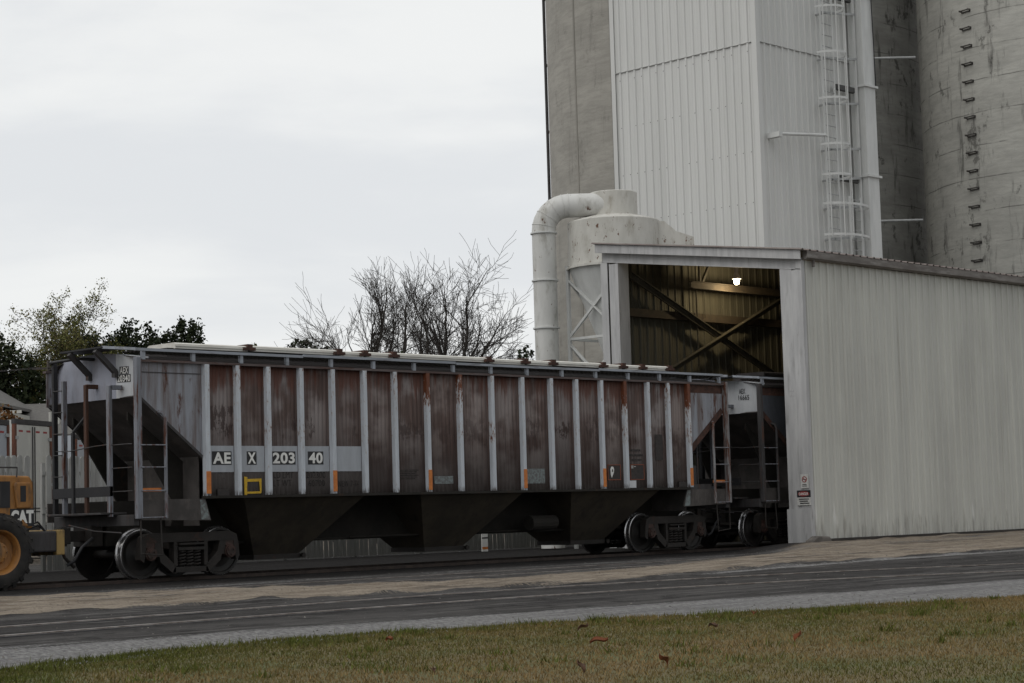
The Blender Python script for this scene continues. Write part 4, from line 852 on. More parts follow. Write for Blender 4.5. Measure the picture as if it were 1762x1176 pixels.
# ------------------------------------------------------------ elevator tower, spout and caged ladder
TX, TY, TXE, TYE, TTOP = 18.35, 4.62, 24.3, 10.42, 24.0
def build_tower():
    tw = empty('elevator_tower', (TX, TY, 0), 'tall white ribbed metal elevator tower rising behind the shed', 'tower')
    tw.location = (0, 0, 0)
    zs = 15.13
    for z0, z1, e in ((0, zs, 0), (zs-.05, TTOP, .014)):
        w = MB(); corr(w, (TX-e, TYE), (TX-e, TY-e), z0, z1, out=1, depth=.04); w.build('left_cladding', M['towerpaint'], tw)
        w = MB(); corr(w, (TX-e, TY-e), (TXE+e, TY-e), z0, z1, out=1, depth=.04); w.build('right_cladding', M['towerpaint'], tw)
    MB().box(TX-.045, TX-.012, TY, TYE, zs-.064, zs-.050).build('lap_seam', M['lapseam'], tw); MB().box(TX, TXE, TY-.045, TY-.012, zs-.064, zs-.050).build('lap_seam', M['lapseam'], tw)
    MB().box(TX+.02, TXE, TY+.02, TYE, 0, TTOP-.2).build('tower_core', M['towerpaint'], tw)
    t = MB(); t.box(TX-.055, TX+.12, TY-.065, TY-.055, 0, TTOP); t.box(TX-.065, TX-.055, TY-.065, TY+.12, 0, TTOP); t.build('corner_trim', M['towerpaint'], tw)
    t = MB(); t.box(TX-.06, TX-.05, TYE-.12, TYE+.06, 0, TTOP); t.box(TX-.06, TX+.2, TYE+.05, TYE+.06, 0, TTOP); t.build('corner_trim', M['towerpaint'], tw)
    sc_ = MB()
    for z in np.arange(8.6, 17.8, 1.55):
        for y in np.arange(TY+.3, TYE-.1, .305):
            if random.random() < .8: sc_.box(TX-.047, TX-.040, y-.012, y+.012, z-.012, z+.012)
    o = sc_.build('screw_heads', M['darkseam'], tw); o['kind'] = 'stuff'
    # standoff arm
    a = MB(); a.tube([(18.75, TY-.42, 12.20), (21.2, TY-.42, 12.44)], .05, 8); a.box(18.66, 18.84, TY-.5, TY-.06, 12.10, 12.26); a.build('stand_off_arm', M['ductwhite'], tw, 50)
    # ladder with hoops; its foot stands just above the shed roof
    yl = TY-.42; lad = MB()
    for x in (21.15, 21.75): lad.bar((x, yl, 8.6), (x+.0, yl, 18.5), .045, .06, (1, 0, 0))
    lo = lad.build('ladder', M['ductwhite'], tw)
    for z in np.arange(8.8, 18.3, .36):
        r_ = MB(); r_.tube([(21.15, yl, z), (21.75, yl, z)], .014, 6); r_.build('rung', M['galv'], lo)
    hz = [9.28, 10.25, 11.15, 12.10, 13.55, 15.0, 16.45, 17.9]
    for i, z in enumerate(hz):
        h = MB(); wide = 22.95 if i < 2 else 21.95; n = 14; pts = []
        c, rx, ry = (20.82+wide)/2, (wide-20.82)/2, .60
        for k in range(n+1):
            a_ = math.pi+math.pi*k/n; pts.append((c+rx*math.cos(a_), yl-.05+ry*math.sin(a_), z))
        vs = []
        for p in pts: vs += [(p[0], p[1], z-.035), (p[0], p[1], z+.035)]
        h.add(vs, [(2*k, 2*k+1, 2*k+3, 2*k+2) for k in range(n)])
        vs2 = [(c+rx*math.cos(math.pi+math.pi*k/n)*1.0, yl-.05+ry*math.sin(math.pi+math.pi*k/n), z+.02) for k in range(n+1)]
        o = h.build('hoop', M['ductwhite'], lo); md = o.modifiers.new('t', 'SOLIDIFY'); md.thickness = .02
        st = MB(); st.bar((21.2, yl+.03, z-.10), (23.05, yl+.03, z+.12), .06, .07); st.bar((21.45, yl, z-.08), (21.45, TY-.04, z-.08), .05, .05); st.build('ladder_stay', M['galv'], lo)
    for a_ in (205, 245, 290, 330):
        b = MB(); x, y = 21.385+.565*math.cos(R(a_)), yl-.05+.60*math.sin(R(a_)); b.bar((x, y, 9.2), (x, y, 18), .035, .012, (1, 0, 0)); b.build('cage_bar', M['ductwhite'], lo)
    l2 = MB()
    for x in (22.15, 22.75): l2.bar((x, yl-.1, 8.7), (x, yl-.1, 10.6), .045, .05, (1, 0, 0))
    o2 = l2.build('lower_ladder', M['ductwhite'], tw)
    for z in np.arange(8.9, 10.6, .32):
        r_ = MB(); r_.tube([(22.15, yl-.1, z), (22.75, yl-.1, z)], .014, 6); r_.build('rung', M['galv'], o2)
    p = MB(); p.bar((23.0, yl+.05, 8.5), (23.0, yl+.05, 18.5), .09, .07, (1, 0, 0)); p.build('upright', M['ductwhite'], tw)
    # white square spout on the right end of the face
    d = MB(); d.box(23.12, 23.72, TY-.62, TY-.06, 8.0, 19.0); sp = d.build('grain_spout', M['ductwhite'], tw, bevel=.02)
    for z in (11.34, 14.25, 17.2):
        f = MB(); f.box(23.06, 23.79, TY-.69, TY+.0, z-.035, z+.035); f.build('flange', M['ductwhite'], sp)
        s_ = MB(); s_.box(22.0, 23.04, TY-.35, TY-.20, z-.22, z-.06); s_.build('spout_bracket', M['darkseam'], sp)
    cb = MB(); cb.tube([(23.60, TY-.66, 19), (23.70, TY-.66, 14.3)], .018, 6); cb.build('cable', M['black'], sp)
M['ductwhite'] = wmat('white_duct_paint', (.66, .67, .66), (.58, .59, .58), (2, 2, .4), 2, rough=.55, dirt=((.40, .39, .36), (3, 3, .6), 2, .6, .85))
M['galv'] = wmat('galvanised', (.42, .43, .43), (.33, .34, .34), (3, 3, 3), 2, rough=.5, metal=.2)
M['darkseam'] = wmat('dark_seam', (.10, .10, .098), (.07, .07, .07), rough=.8)
M['lapseam'] = wmat('lap_seam_shade', (.52, .52, .51), (.32, .32, .315), (2, 2, 2), 2, rough=.8)
build_tower()

# ------------------------------------------------------------ silos
def concrete_mat(name, c1, c2, stain, lines=True):
    m, t, b = newmat(name); ob = t.n('ShaderNodeTexCoord').outputs['Object']
    sx = t.n('ShaderNodeSeparateXYZ', None, Vector=ob); z = sx.outputs[2]
    c = t.mix(t.ramp(t.noise(t.vmul(ob, (.5, .5, 1.1)), 1.2, 8, .6), .33, .68), c1, c2)
    c = t.mix(t.math('MULTIPLY', t.ramp(t.noise(t.vmul(ob, (.8, .8, 5)), 1.5, 6, .65), .42, .66), .55), c, tuple(x*.70 for x in c1))
    c = t.mix(t.math('MULTIPLY', t.ramp(t.noise(t.vmul(ob, (2.0, 2.0, .30)), 1.3, 8, .70), .53, .70), stain), c, (.075, .072, .066))
    c = t.mix(t.math('MULTIPLY', t.ramp(t.noise(t.vmul(ob, (1, 1, .7)), 1.3, 9, .74), .565, .64), stain*.85), c, (.06, .058, .052))
    if lines:     # horizontal casting joints, broken up
        fr = t.math('FRACT', t.math('ADD', t.math('MULTIPLY', z, 1/1.25), t.math('MULTIPLY', t.noise(ob, .6, 4), .10)))
        ln = t.math('SUBTRACT', 1, t.ramp(t.math('ABSOLUTE', t.math('SUBTRACT', fr, .5)), .006, .026))
        ln = t.math('MULTIPLY', ln, t.ramp(t.noise(t.vmul(ob, (.7, .7, 1)), .9, 4), .42, .58))
        c = t.mix(t.math('MULTIPLY', ln, .65), c, (.09, .088, .08))
    t.set(b.inputs['Base Color'], c); b.inputs['Roughness'].default_value = .92
    t.set(b.inputs['Normal'], t.n('ShaderNodeBump', None, Strength=.3, Distance=.05, Height=t.noise(t.vmul(ob, (1, 1, 2.5)), 3, 8, .65)))
    return m
M['siloL'] = concrete_mat('brownish_concrete', (.385, .37, .335), (.31, .298, .27), .25, False)
M['siloR'] = concrete_mat('grey_concrete', (.55, .545, .505), (.44, .435, .405), .75)
M['siloM'] = concrete_mat('stained_concrete', (.42, .415, .39), (.30, .295, .275), .9)
def silo(c, r, m, label, name='grain_silo'):
    o = empty(name, (c[0], c[1], 0), label, 'silo')
    s = MB(); s.lathe([(r, -.2), (r, 31.5), (r-.15, 31.6), (0, 31.9)], n=96); s.build('silo_wall', m, o, 30)
    return o
CAM = (-28.58, -30.95)
s1 = silo((31.52, 17.48), 6.05, M['siloL'], 'brownish concrete silo left of the white tower')
s2 = silo((41.75, 6.7), 6.0, M['siloR'], 'pale grey concrete silo with a column of rungs, at the far right')
s3 = silo((39.6, 19.0), 5.8, M['siloM'], 'dark stained concrete silo in the gap between tower and right silo')
def silo_bits():
    # drain pipe on the left limb of the left silo and its vertical joint
    r = 6.05; cx, cy = 31.52, 17.48; a0 = math.atan2(CAM[1]-cy, CAM[0]-cx) 
    for da, rr, n, mm, rad in ((-86.5, .07, 'drain_pipe', 'darksteel', .06),):
        a = a0+R(da); x, y = (r+rr)*math.cos(a), (r+rr)*math.sin(a); p = MB(); p.tube([(x, y, 0), (x, y, 30)], rad, 8); o = p.build(n, M[mm], s1, 60)
        for z in np.arange(8, 26, 2.7):
            q = MB(); q.bar((x, y, z), (x-.2*math.cos(a), y-.2*math.sin(a), z), .2, .08); q.build('pipe_clip', M['darksteel'], o)
    a = a0-R(51); j = MB(); j.tube([((r-.02)*math.cos(a), (r-.02)*math.sin(a), 0), ((r-.02)*math.cos(a), (r-.02)*math.sin(a), 30)], .06, 6); j.build('wall_joint', M['siloJ'], s1, 60)
    # rungs of the right silo
    r = 6.0; cx, cy = 41.75, 6.7; a0 = math.atan2(CAM[1]-cy, CAM[0]-cx); a = a0-R(39.5)
    for z in np.arange(8.6, 22, .685):
        d = Vector((math.cos(a), math.sin(a), 0)); tt = Vector((-d.y, d.x, 0)); P = d*r
        q = MB(); A = P-tt*.21+Vector((0, 0, z)); B = P+tt*.21+Vector((0, 0, z)); q.bar(A+d*.11, B+d*.11, .04, .04)
        q.bar(A, A+d*.15, .05, .06); q.bar(B, B+d*.15, .04, .05); q.bar(P-tt*.22+Vector((0, 0, z-.05)), P+tt*.22+Vector((0, 0, z-.05)), .03, .06); q.build('rung', M['rungsteel'], s2)
M['rungsteel'] = wmat('old_rung_steel', (.10, .095, .09), (.06, .055, .05), rough=.9)
M['siloJ'] = wmat('joint_concrete', (.33, .315, .285), (.26, .25, .225), (1, 1, .2), 2, rough=.95)
silo_bits()
def cross_pipes():
    for z0, lab in ((17.74, 'upper thin pale pipe crossing the gap between tower and right silo'), (11.52, 'lower thin pale pipe crossing the gap between tower and right silo')):
        m = MB(); m.tube([(24.28, 9.9, z0), (32.3, 10.9, z0), (32.9, 10.4, z0), (34.2, 9.15, z0)], .05, 10); o = m.build('cross_pipe', M['galv'], None, 60); tag(o, lab, 'pipe', 'pipes between tower and silo')
cross_pipes()

# ------------------------------------------------------------ dust collector
M['ductpeel'] = wmat('peeling_white_paint', (.60, .59, .55), (.52, .51, .47), (1.5, 1.5, .6), 2, rough=.7, dirt=((.32, .29, .24), (2.2, 2.2, .8), 1.8, .50, .75), rust=((.17, .075, .035), (4.5, 4.5, 3.0), 1.5, .60, .64), rnd=False)
def collector():
    c = (13.1, 5.98); o = empty('dust_collector', (c[0], c[1], 0), 'white cyclone dust collector with peeling paint and a big bent pipe', 'dust collector')
    d = MB(); d.lathe([(1.33, 7.95), (1.33, 9.20), (1.30, 9.23), (.75, 9.38), (.0, 9.40)], n=48); o1 = d.build('drum', M['ductpeel'], o, 30)
    f = MB(); f.lathe([(1.33, 7.87), (1.40, 7.87), (1.40, 7.94), (1.33, 7.94)], n=48); f.build('flange', M['ductpeel'], o1, 30)
    cn = MB(); cn.lathe([(1.32, 7.90), (.26, 5.05), (.22, 3.4)], n=40); cn.build('cone', M['ductwhite'], o, 30)
    # outlet scroll on top with the pipe running out to the left
    s = MB(); s.lathe([(.70, 9.30), (.70, 10.05), (.68, 10.07), (0, 10.09)], n=32); s.build('outlet_box', M['ductpeel'], o, 30)
    # right inlet hood
    rt = Vector((.703, -.711, 0)); q = MB(); fw = Vector((.711, .703, 0))
    pl = [(1.15, 9.18), (1.42, 9.16), (1.75, 8.86), (2.25, 8.68), (2.25, 8.2), (1.1, 8.0)]
    vs = [rt*a+fw*w+Vector((0, 0, z)) for w in (-.45, .45) for a, z in pl]; n = len(pl)
    q.add(vs, [tuple(range(n))[::-1], tuple(range(n, 2*n))]+[(i, (i+1) % n, n+(i+1) % n, n+i) for i in range(n)]); q.build('inlet_hood', M['ductpeel'], o)
    # bent pipe: horizontal run, elbow, drop with flanges
    L = -rt; zc = 9.70; R0 = .34; pts = [L*.2+fw*-.30, L*.75+fw*-.30, L*1.30+fw*-.30]; pts = [p+Vector((0, 0, zc)) for p in pts]; er = .72
    for k in range(1, 9):
        a = math.pi/2*k/8; pts.append(L*(1.30+er*math.sin(a))+fw*-.30+Vector((0, 0, zc-er*(1-math.cos(a)))))
    end = pts[-1]; pts += [end-Vector((0, 0, h)) for h in (.2, 9.0)]
    p = MB(); p.tube(pts, [R0]*(len(pts)-1)+[R0], 28); pipe = p.build('bent_pipe', M['ductpeel2'], o, 40)
    for k in (2, 3, 5, 7, 9):
        q0 = pts[k]; dd = (pts[k+1]-pts[k-1]).normalized(); ax = dd.orthogonal().normalized(); ay = dd.cross(ax); ring = [q0+(ax*math.cos(a)+ay*math.sin(a))*(R0+.001) for a in np.linspace(0, 2*math.pi, 33)]
        rg = MB(); rg.tube(ring, .011, 5); rg.build('rolled_seam', M['ductpeel2'], pipe, 60)
    for h in (.06, 1.42, 2.78, 4.14):
        f = MB(); b = end-Vector((0, 0, h)); f.lathe([(R0-.01, -.02), (R0+.045, -.02), (R0+.045, .02), (R0-.01, .02)], tuple(b), n=28); f.build('flange', M['ductwhite'], pipe, 30)
    # legs and crossed bracing
    for k, a in enumerate((45, 135, 225, 315)):
        x, y = 1.36*math.cos(R(a)), 1.36*math.sin(R(a)); l = MB(); l.bar((x, y, -.1), (x, y, 8.0), .09, .09, (1, 0, 0)); l.build('leg', M['ductwhite'], o)
    cor = [(1.36*math.cos(R(a)), 1.36*math.sin(R(a))) for a in (45, 135, 225, 315)]
    for k in range(4):
        a, b = cor[k], cor[(k+1) % 4]
        for z0, z1 in ((5.95, 7.6), (4.0, 5.75), (2.0, 3.8)):
            br = MB(); br.bar((*a, z1), (*b, z0), .07, .05); br.bar((*a, z0), (*b, z1), .05, .07); br.bar((*a, z0-.06), (*b, z0-.06), .07, .07); br.build('brace', M['ductwhite'], o)
M['ductpeel2'] = wmat('weathered_white_pipe', (.64, .64, .62), (.57, .57, .55), (1.5, 1.5, .4), 2, rough=.6, dirt=((.33, .32, .285), (1.6, 1.6, .7), 1.6, .50, .75), rust=((.15, .07, .04), (3, 3, 2), 1.5, .62, .66), rnd=False)
collector()

# ------------------------------------------------------------ fence and marker behind the train
M['fence'] = wmat('grey_picket_paint', (.40, .40, .385), (.30, .30, .285), (5, 5, .6), 2, rough=.85, dirt=((.13, .125, .11), (5, 5, .7), 1.6, .52, .75), rnd=False)
def mould(m):      # green-black mould creeping up from the ground
    t = NT(m.node_tree); b = next(n for n in m.node_tree.nodes if n.type == 'BSDF_PRINCIPLED'); src = b.inputs['Base Color'].links[0].from_socket
    ob = t.n('ShaderNodeTexCoord').outputs['Object']; z = t.n('ShaderNodeSeparateXYZ', None, Vector=ob).outputs[2]
    f = t.ramp(t.math('ADD', t.math('SUBTRACT', 1, t.ramp(z, .1, 1.5)), t.math('MULTIPLY', t.math('SUBTRACT', t.noise(t.vmul(ob, (7, 7, 1.1)), 1.5, 7, .65), .5), 1.3)), .35, .95)
    t.set(b.inputs['Base Color'], t.mix(t.math('MULTIPLY', f, .85), src, (.062, .062, .055)))
mould(M['fence'])
def build_fence():
    f = empty('picket_fence', (0, 9.3, 0), 'weathered pale wooden picket fence with dog-eared tops behind the train', 'fence')
    rng = random.Random(4); x = -16.0; p = MB()
    while x < 40:
        if -4.12 < x < -3.66:
            x += .155; continue
        w = .135; tp = 2.66+rng.uniform(-.05, .03); ln = rng.uniform(-.012, .012); y0 = rng.uniform(-.006, .006)
        if -4.3 < x < -4.1: ln = .05
        p.prism([(x, -.03), (x+w, -.03), (x+w+ln, tp-.05), (x+w-.04+ln, tp), (x+.04+ln, tp), (x+ln, tp-.05)], 'y', y0-.01, y0+.009)
        x += w+rng.choice((.012, .016, .02, .03))
    p.build('picket_panel', M['fence'], f)
    for z in (.45, 1.35, 2.25):
        for a, b in ((-16, -4.15), (-3.66, 40)): MB().box(a, b, .012, .05, z-.045, z+.045).build('fence_rail', M['fence'], f)
    for x in list(np.arange(-15.8, -4.3, 2.4))+[-4.25, -3.6]+list(np.arange(-1.2, 40, 2.4)): MB().box(x-.045, x+.045, .052, .14, -.05, 2.5).build('fence_post', M['fence'], f)
    m = empty('marker_post', (10.28, 8.75, -.06), 'white marker board with an orange band standing at the foot of the fence', 'marker post')
    MB().box(-.115, .115, -.015, .015, 0, 1.25).build('marker_board', M['white'], m); MB().box(-.116, .116, -.0165, -.0155, .06, .13).build('marker_band', M['orange'], m)
    MB().box(-.116, .116, -.0165, -.0155, .36, .40).build('marker_line', M['black'], m)
build_fence()

# ------------------------------------------------------------ wheel loader coupled to the car
M['catyellow'] = wmat('loader_yellow', (.36, .165, .04), (.27, .12, .032), (2, 2, 1), 2, rough=.6, dirt=((.09, .055, .03), (3, 3, .8), 2, .46, .72))
M['tyre'] = wmat('tyre_rubber', (.015, .014, .014), (.028, .025, .022), (2, 2, 2), 3, rough=.9, bump=.2)
def build_loader():
    L = empty('wheel_loader', (-11.2, 0, -.06), 'dirty yellow wheel loader with big black tyres coupled to the hopper car', 'loader'); ox, oz = 11.2, .06
    def X(x): return x+ox
    b = MB(); b.prism([(X(-13.4), 1.05), (X(-9.96), 1.05), (X(-9.93), 1.30), (X(-9.94), 1.86), (X(-10.02), 1.97), (X(-10.5), 1.985), (X(-13.4), 2.05)], 'y', -.55, .55)
    b.build('hood', M['catyellow'], L, bevel=.035)
    g = MB(); g.box(X(-11.9), X(-10.42), -.562, -.548, 1.42, 1.88); g.build('engine_opening', M['black'], L)
    for k in range(6): MB().box(X(-11.85+.23*k), X(-11.75+.23*k), -.57, -.563, 1.46, 1.84).build('engine_pipe', M['darksteel'], L)
    fr = MB(); fr.prism([(X(-10.30), 1.40), (X(-10.02), 1.40), (X(-9.99), 1.80), (X(-10.03), 1.86), (X(-10.34), 1.86), (X(-10.36), 1.80)], 'y', -.60, -.552); fr.build('lamp_guard', M['catyellow'], L, bevel=.03)
    lp = MB(); lp.box(X(-10.24), X(-10.13), -.606, -.601, 1.52, 1.80); lp.build('tail_lamp', M['black'], L)
    hr = MB(); hr.tube([(X(-10.3), -.58, 1.95), (X(-10.3), -.60, 2.12), (X(-11.6), -.60, 2.14), (X(-11.6), -.58, 2.0)], .016, 6); hr.build('handrail', M['darksteel'], L, 60)
    for dz in (0, .06): ho = MB(); ho.tube([(X(-9.95), -.32, 1.02+dz), (X(-9.75), -.36, 1.10+dz), (X(-9.6), -.38, .98), (X(-9.5), -.40, .80)], .016, 6); ho.build('hose', M['black'], L, 60)
    gr = MB()
    for k in range(9): gr.box(X(-9.945), X(-9.915), -.42, .42, 1.22+.07*k, 1.255+.07*k)
    gr.build('grille', M['black'], L)
    pl = MB().box(X(-10.42), X(-9.945), -.5605, -.5505, 1.09, 1.40).build('logo_plate', M['black'], L)
    text_part('lettering', 'CAT', M['white'], pl, (X(-10.405), -.562, 1.14), (1, 0, 0), (0, 0, 1), .45, .235, .06, .004)
    t = MB(); t.prism([(X(-10.29), 1.10), (X(-10.07), 1.10), (X(-10.18), 1.215)], 'y', -.570, -.5665); t.build('logo_triangle', M['catyellow'], pl)
    c = MB(); c.box(X(-10.9), X(-9.46), -.53, .53, .62, .99); c.box(X(-10.2), X(-9.93), -.40, .40, .99, 1.06); c.build('counterweight', M['darksteel'], L, bevel=.03)
    y = MB(); y.box(X(-9.455), X(-9.28), -.50, .50, .56, 1.01); y.build('bumper_plate', M['catplate'], L, bevel=.02)
    h = MB(); h.box(X(-9.30), X(-9.00), -.12, .12, .70, .95); h.tube([(X(-9.06), 0, .62), (X(-9.06), 0, 1.04)], .06, 10); h.tube([(X(-9.28), -.25, .85), (X(-9.15), -.28, .5), (X(-8.95), -.28, .32)], .03, 8); h.build('hitch', M['truck'], L)
    fm = MB(); fm.box(X(-15.2), X(-10.2), -.42, .42, .55, 1.10); fm.tube([(X(-10.98), -.9, .64), (X(-10.98), .9, .64)], .17, 14); fm.tube([(X(-14.1), -.9, .64), (X(-14.1), .9, .64)], .17, 14); fm.build('chassis', M['darksteel'], L)
    cb = MB()
    for x in (-13.5, -12.25):
        for yy in (-.62, .62): cb.box(X(x)-.05, X(x)+.05, yy-.05, yy+.05, 1.6, 3.1)
    cb.box(X(-13.6), X(-12.15), -.72, .72, 3.1, 3.2); cb.box(X(-13.5), X(-12.25), -.62, .62, 1.5, 1.95); cb.build('cab', M['catyellow'], L, bevel=.03)
    ar = MB()
    for yy in (-.6, .6): ar.prism([(X(-13.6), 1.6), (X(-15.8), .6), (X(-15.9), .45), (X(-15.6), .42), (X(-13.4), 1.35)], 'y', yy-.07, yy+.07)
    ar.build('lift_arm', M['catyellow'], L)
    bu = MB(); bu.prism([(X(-15.7), .2), (X(-16.5), .14), (X(-16.6), .2), (X(-15.95), .35), (X(-15.75), .75), (X(-15.9), 1.05), (X(-15.75), 1.1), (X(-15.6), .75)], 'y', -1.2, 1.2); bu.build('bucket', M['darksteel'], L)
    for x in (-10.98, -14.1):
        for s in (-1, 1):
            r = .655; yo, yi = s*1.19, s*.76
            ty = MB(); prof = [(.36, yo-s*.03), (.40, yo), (.52, yo+s*.012), (.60, yo-s*.015), (.63, yo-s*.06), (.635, yo-s*.12), (.635, yi+s*.12), (.60, yi+s*.03), (.50, yi), (.36, yi+s*.04)]
            ty.lathe(prof, (X(x), 0, .655), 'y', 48)
            for k in range(22):
                a = 2*math.pi*k/22
                for q, (c0, c1) in enumerate(((yo-s*.035, (yo+yi)/2), ((yo+yi)/2, yi+s*.035))):
                    aa = a+(q*.14); d0 = Vector((math.cos(aa), 0, math.sin(aa))); d1 = Vector((math.cos(aa+.16), 0, math.sin(aa+.16)))
                    e0, e1 = (d0, d1) if q == 0 else (d1, d0)
                    P = Vector((X(x), 0, .655)); ty.bar(P+e0*.632+Vector((0, c0, 0)), P+e1*.642+Vector((0, c1, 0)), .075, .075, (d0+d1).normalized())
                sh = Vector((math.cos(a+.02), 0, math.sin(a+.02))); P = Vector((X(x), 0, .655)); ty.bar(P+sh*.55+Vector((0, yo-s*.0, 0)), P+sh*.645+Vector((0, yo-s*.045, 0)), .07, .03, (0, s, 0))
            w = ty.build('tyre', M['tyre'], L, 35)
            rm = MB(); rm.lathe([(.37, yo-s*.02), (.385, yo-s*.005), (.36, yo-s*.02), (.34, yo-s*.06), (.32, yo-s*.16), (.22, yo-s*.18), (.19, yo-s*.12), (.17, yo-s*.06), (.10, yo-s*.04), (0, yo-s*.04)], (X(x), 0, .655), 'y', 40)
            for k in range(8):
                a = k*math.pi/4; rm.tube([(X(x)+.14*math.cos(a), yo-s*.06, .655+.14*math.sin(a)), (X(x)+.14*math.cos(a), yo-s*.025, .655+.14*math.sin(a))], .016, 6)
            rm.build('rim', M['catyellow'], L, 30)
M['catplate'] = wmat('scraped_yellow', (.40, .27, .10), (.10, .075, .05), (2, 2, .7), 2, .4, .6, rough=.7)
build_loader()

# ------------------------------------------------------------ trailers and house
M['trailerwhite'] = wmat('trailer_white', (.60, .60, .56), (.52, .52, .49), (1, 1, .4), 1.5, rough=.6, dirt=((.40, .39, .35), (2, 2, .5), 1.5, .58, .8))
M['trailerblue'] = wmat('trailer_pale_blue', (.42, .45, .50), (.37, .40, .44), (1, 1, .4), 1.5, rough=.6)
M['trailerrust'] = wmat('trailer_corner_rust', (.17, .06, .035), (.10, .045, .03), (3, 3, .7), 2, rough=.85)
M['redtape'] = wmat('red_tape', (.33, .03, .03), (.26, .025, .025), rough=.5)
def trailer(org, label, m, top):
    rz = math.atan2(1.3, 2.1); o = empty('box_trailer', (*org, 0), label, 'trailer', 'trailers parked behind the fence', rz); w = 2.47
    MB().box(0, w, .06, 12, 1.05, top).build('trailer_body', m, o)
    MB().box(-.02, w+.02, -.03, .07, top-.12, top+.03).build('header_rail', M['darksteel'], o)
    for x0 in (-.01, w-.12): MB().box(x0, x0+.13, -.04, .06, 1.0, top-.12).build('corner_post', M['trailerrust'], o)
    for x0, x1 in ((.13, w/2-.012), (w/2+.012, w-.13)):
        d = MB().box(x0, x1, -.015, .05, 1.12, top-.14).build('door', m, o)
        for z in (1.5, 2.3, 3.0, 3.7):
            if z < top-.3: xx = x0 if x0 < 1 else x1; MB().box(xx-.10, xx+.10, -.05, -.016, z-.05, z+.05).build('hinge', M['galv'], d)
        for x in (x0+.3, x1-.3): MB().box(x-.13, x+.13, -.018, -.0155, top-.36, top-.30).build('red_strip', M['redtape'], d)
        rod = MB(); xr = x1-.06 if x0 < 1 else x0+.06; rod.tube([(xr, -.04, 1.1), (xr, -.04, top-.18)], .018, 6); rod.build('lock_rod', M['darksteel'], d)
    for z in (1.55, 1.45): MB().box(.2, w-.2, -.03, -.016, z, z+.03).build('bumper_bar', M['black'], o)
    MB().box(.15, w-.15, .0, .1, .45, .6).build('underride_bar', M['darksteel'], o); MB().box(.4, w-.4, .1, 11.8, .8, 1.05).build('trailer_frame', M['darksteel'], o)
    for yy in (1.2, 2.5):
        for x0 in (.0, w-.5): t = MB(); t.tube([(x0, yy, .5), (x0+.5, yy, .5)], .5, 20); t.build('wheel', M['tyre'], o, 40)
trailer((2.72, 21.2), 'white box trailer with rusty corner posts and closed rear doors behind the fence', M['trailerwhite'], 4.24)
trailer((-.25, 18.75), 'pale blue box trailer left of the white one behind the fence', M['trailerblue'], 4.12)
trailer((6.9, 24.4), 'pale blue box trailer right of the white one, mostly behind the hopper car', M['trailerblue'], 3.95)
M['shingle'] = wmat('grey_shingles', (.15, .145, .135), (.11, .105, .10), (3, 3, 8), 2, rough=.9)
M['siding'] = wmat('house_siding', (.45, .45, .41), (.39, .39, .36), (.5, .5, 6), 2, rough=.8)
def build_house():
    h = empty('house', (19.8, 47.6, 0), 'house with grey shingle roof and pale siding beyond the trailers', 'house', rz=R(-45))
    # local: x to the right in the view, y away
    MB().box(-5.5, 5.5, 0, 8, 0, 5.3).build('wall', M['siding'], h)
    r = MB(); r.prism([(-.5, 5.15), (4, 6.85), (8.5, 5.15), (8.5, 5.0), (4, 6.70), (-.5, 5.0)], 'x', -6, 6); r.build('roof', M['shingle'], h)
    MB().box(-5.0, -.35, -2.6, -.02, 0, 6.05).build('gable_wing', M['siding'], h)
    g = MB(); g.prism([(-6.2, 6.05), (-3.3, 7.75), (-1.0, 6.38), (-1.0, 6.52), (-3.3, 7.9), (-6.2, 6.2)], 'y', -3.0, 4); g.build('gable_roof', M['shingle'], h)
    g = MB(); g.prism([(-6.0, 6.06), (-3.3, 7.68), (-1.1, 6.38), (-1.1, 6.06)], 'y', -2.6, -2.5); g.build('gable_wall', M['siding'], h)
    g = MB(); g.prism([(-6.25, 5.98), (-3.3, 7.7), (-.95, 6.30), (-.95, 6.50), (-3.3, 7.9), (-6.25, 6.18)], 'y', -3.06, -3.005); g.build('barge_board', M['trailerwhite'], h)
    MB().box(-1.0, .0, -3.0, -2.9, 6.02, 6.16).build('eaves_board', M['trailerwhite'], h)
    MB().box(-1.05, -.55, -2.63, -2.605, 5.2, 5.85).build('window', M['black'], h)
    for x in (.35, .75): t = MB(); t.tube([(x, 1.0, 5.6), (x, 1.0, 6.25)], .06, 8); t.build('vent_pipe', M['trailerwhite'], h)
build_house()

# ------------------------------------------------------------ trees
M['bark'] = wmat('dark_bark', (.050, .043, .037), (.032, .028, .025), (3, 3, .6), 3, rough=.95)
M['barkpale'] = wmat('grey_bark', (.11, .095, .085), (.07, .06, .055), (3, 3, .6), 3, rough=.95)
def foliage_mat(name, a, b_, c_):
    m, t, b = newmat(name); at = t.n('ShaderNodeAttribute', {'attribute_name': 'mixcol'}).outputs['Color']; s = t.n('ShaderNodeSeparateColor', None, Color=at)
    c = t.mix(s.outputs[0], a, b_); c = t.mix(t.ramp(s.outputs[1], .75, 1), c, c_); t.set(b.inputs['Base Color'], c); b.inputs['Roughness'].default_value = .8; b.inputs['Specular IOR Level'].default_value = .2
    return m
M['leafsparse'] = foliage_mat('thin_autumn_leaves', (.11, .12, .035), (.18, .175, .06), (.20, .15, .07))
M['leafdark'] = foliage_mat('dark_evergreen_leaves', (.017, .025, .012), (.030, .040, .016), (.036, .040, .017))
M['leafmid'] = foliage_mat('mid_green_leaves', (.035, .05, .018), (.07, .085, .03), (.10, .085, .03))
M['leafolive'] = foliage_mat('olive_leaves', (.07, .075, .03), (.10, .10, .045), (.12, .10, .05))
M['ivy'] = foliage_mat('ivy_leaves', (.025, .045, .014), (.045, .07, .02), (.06, .07, .03))
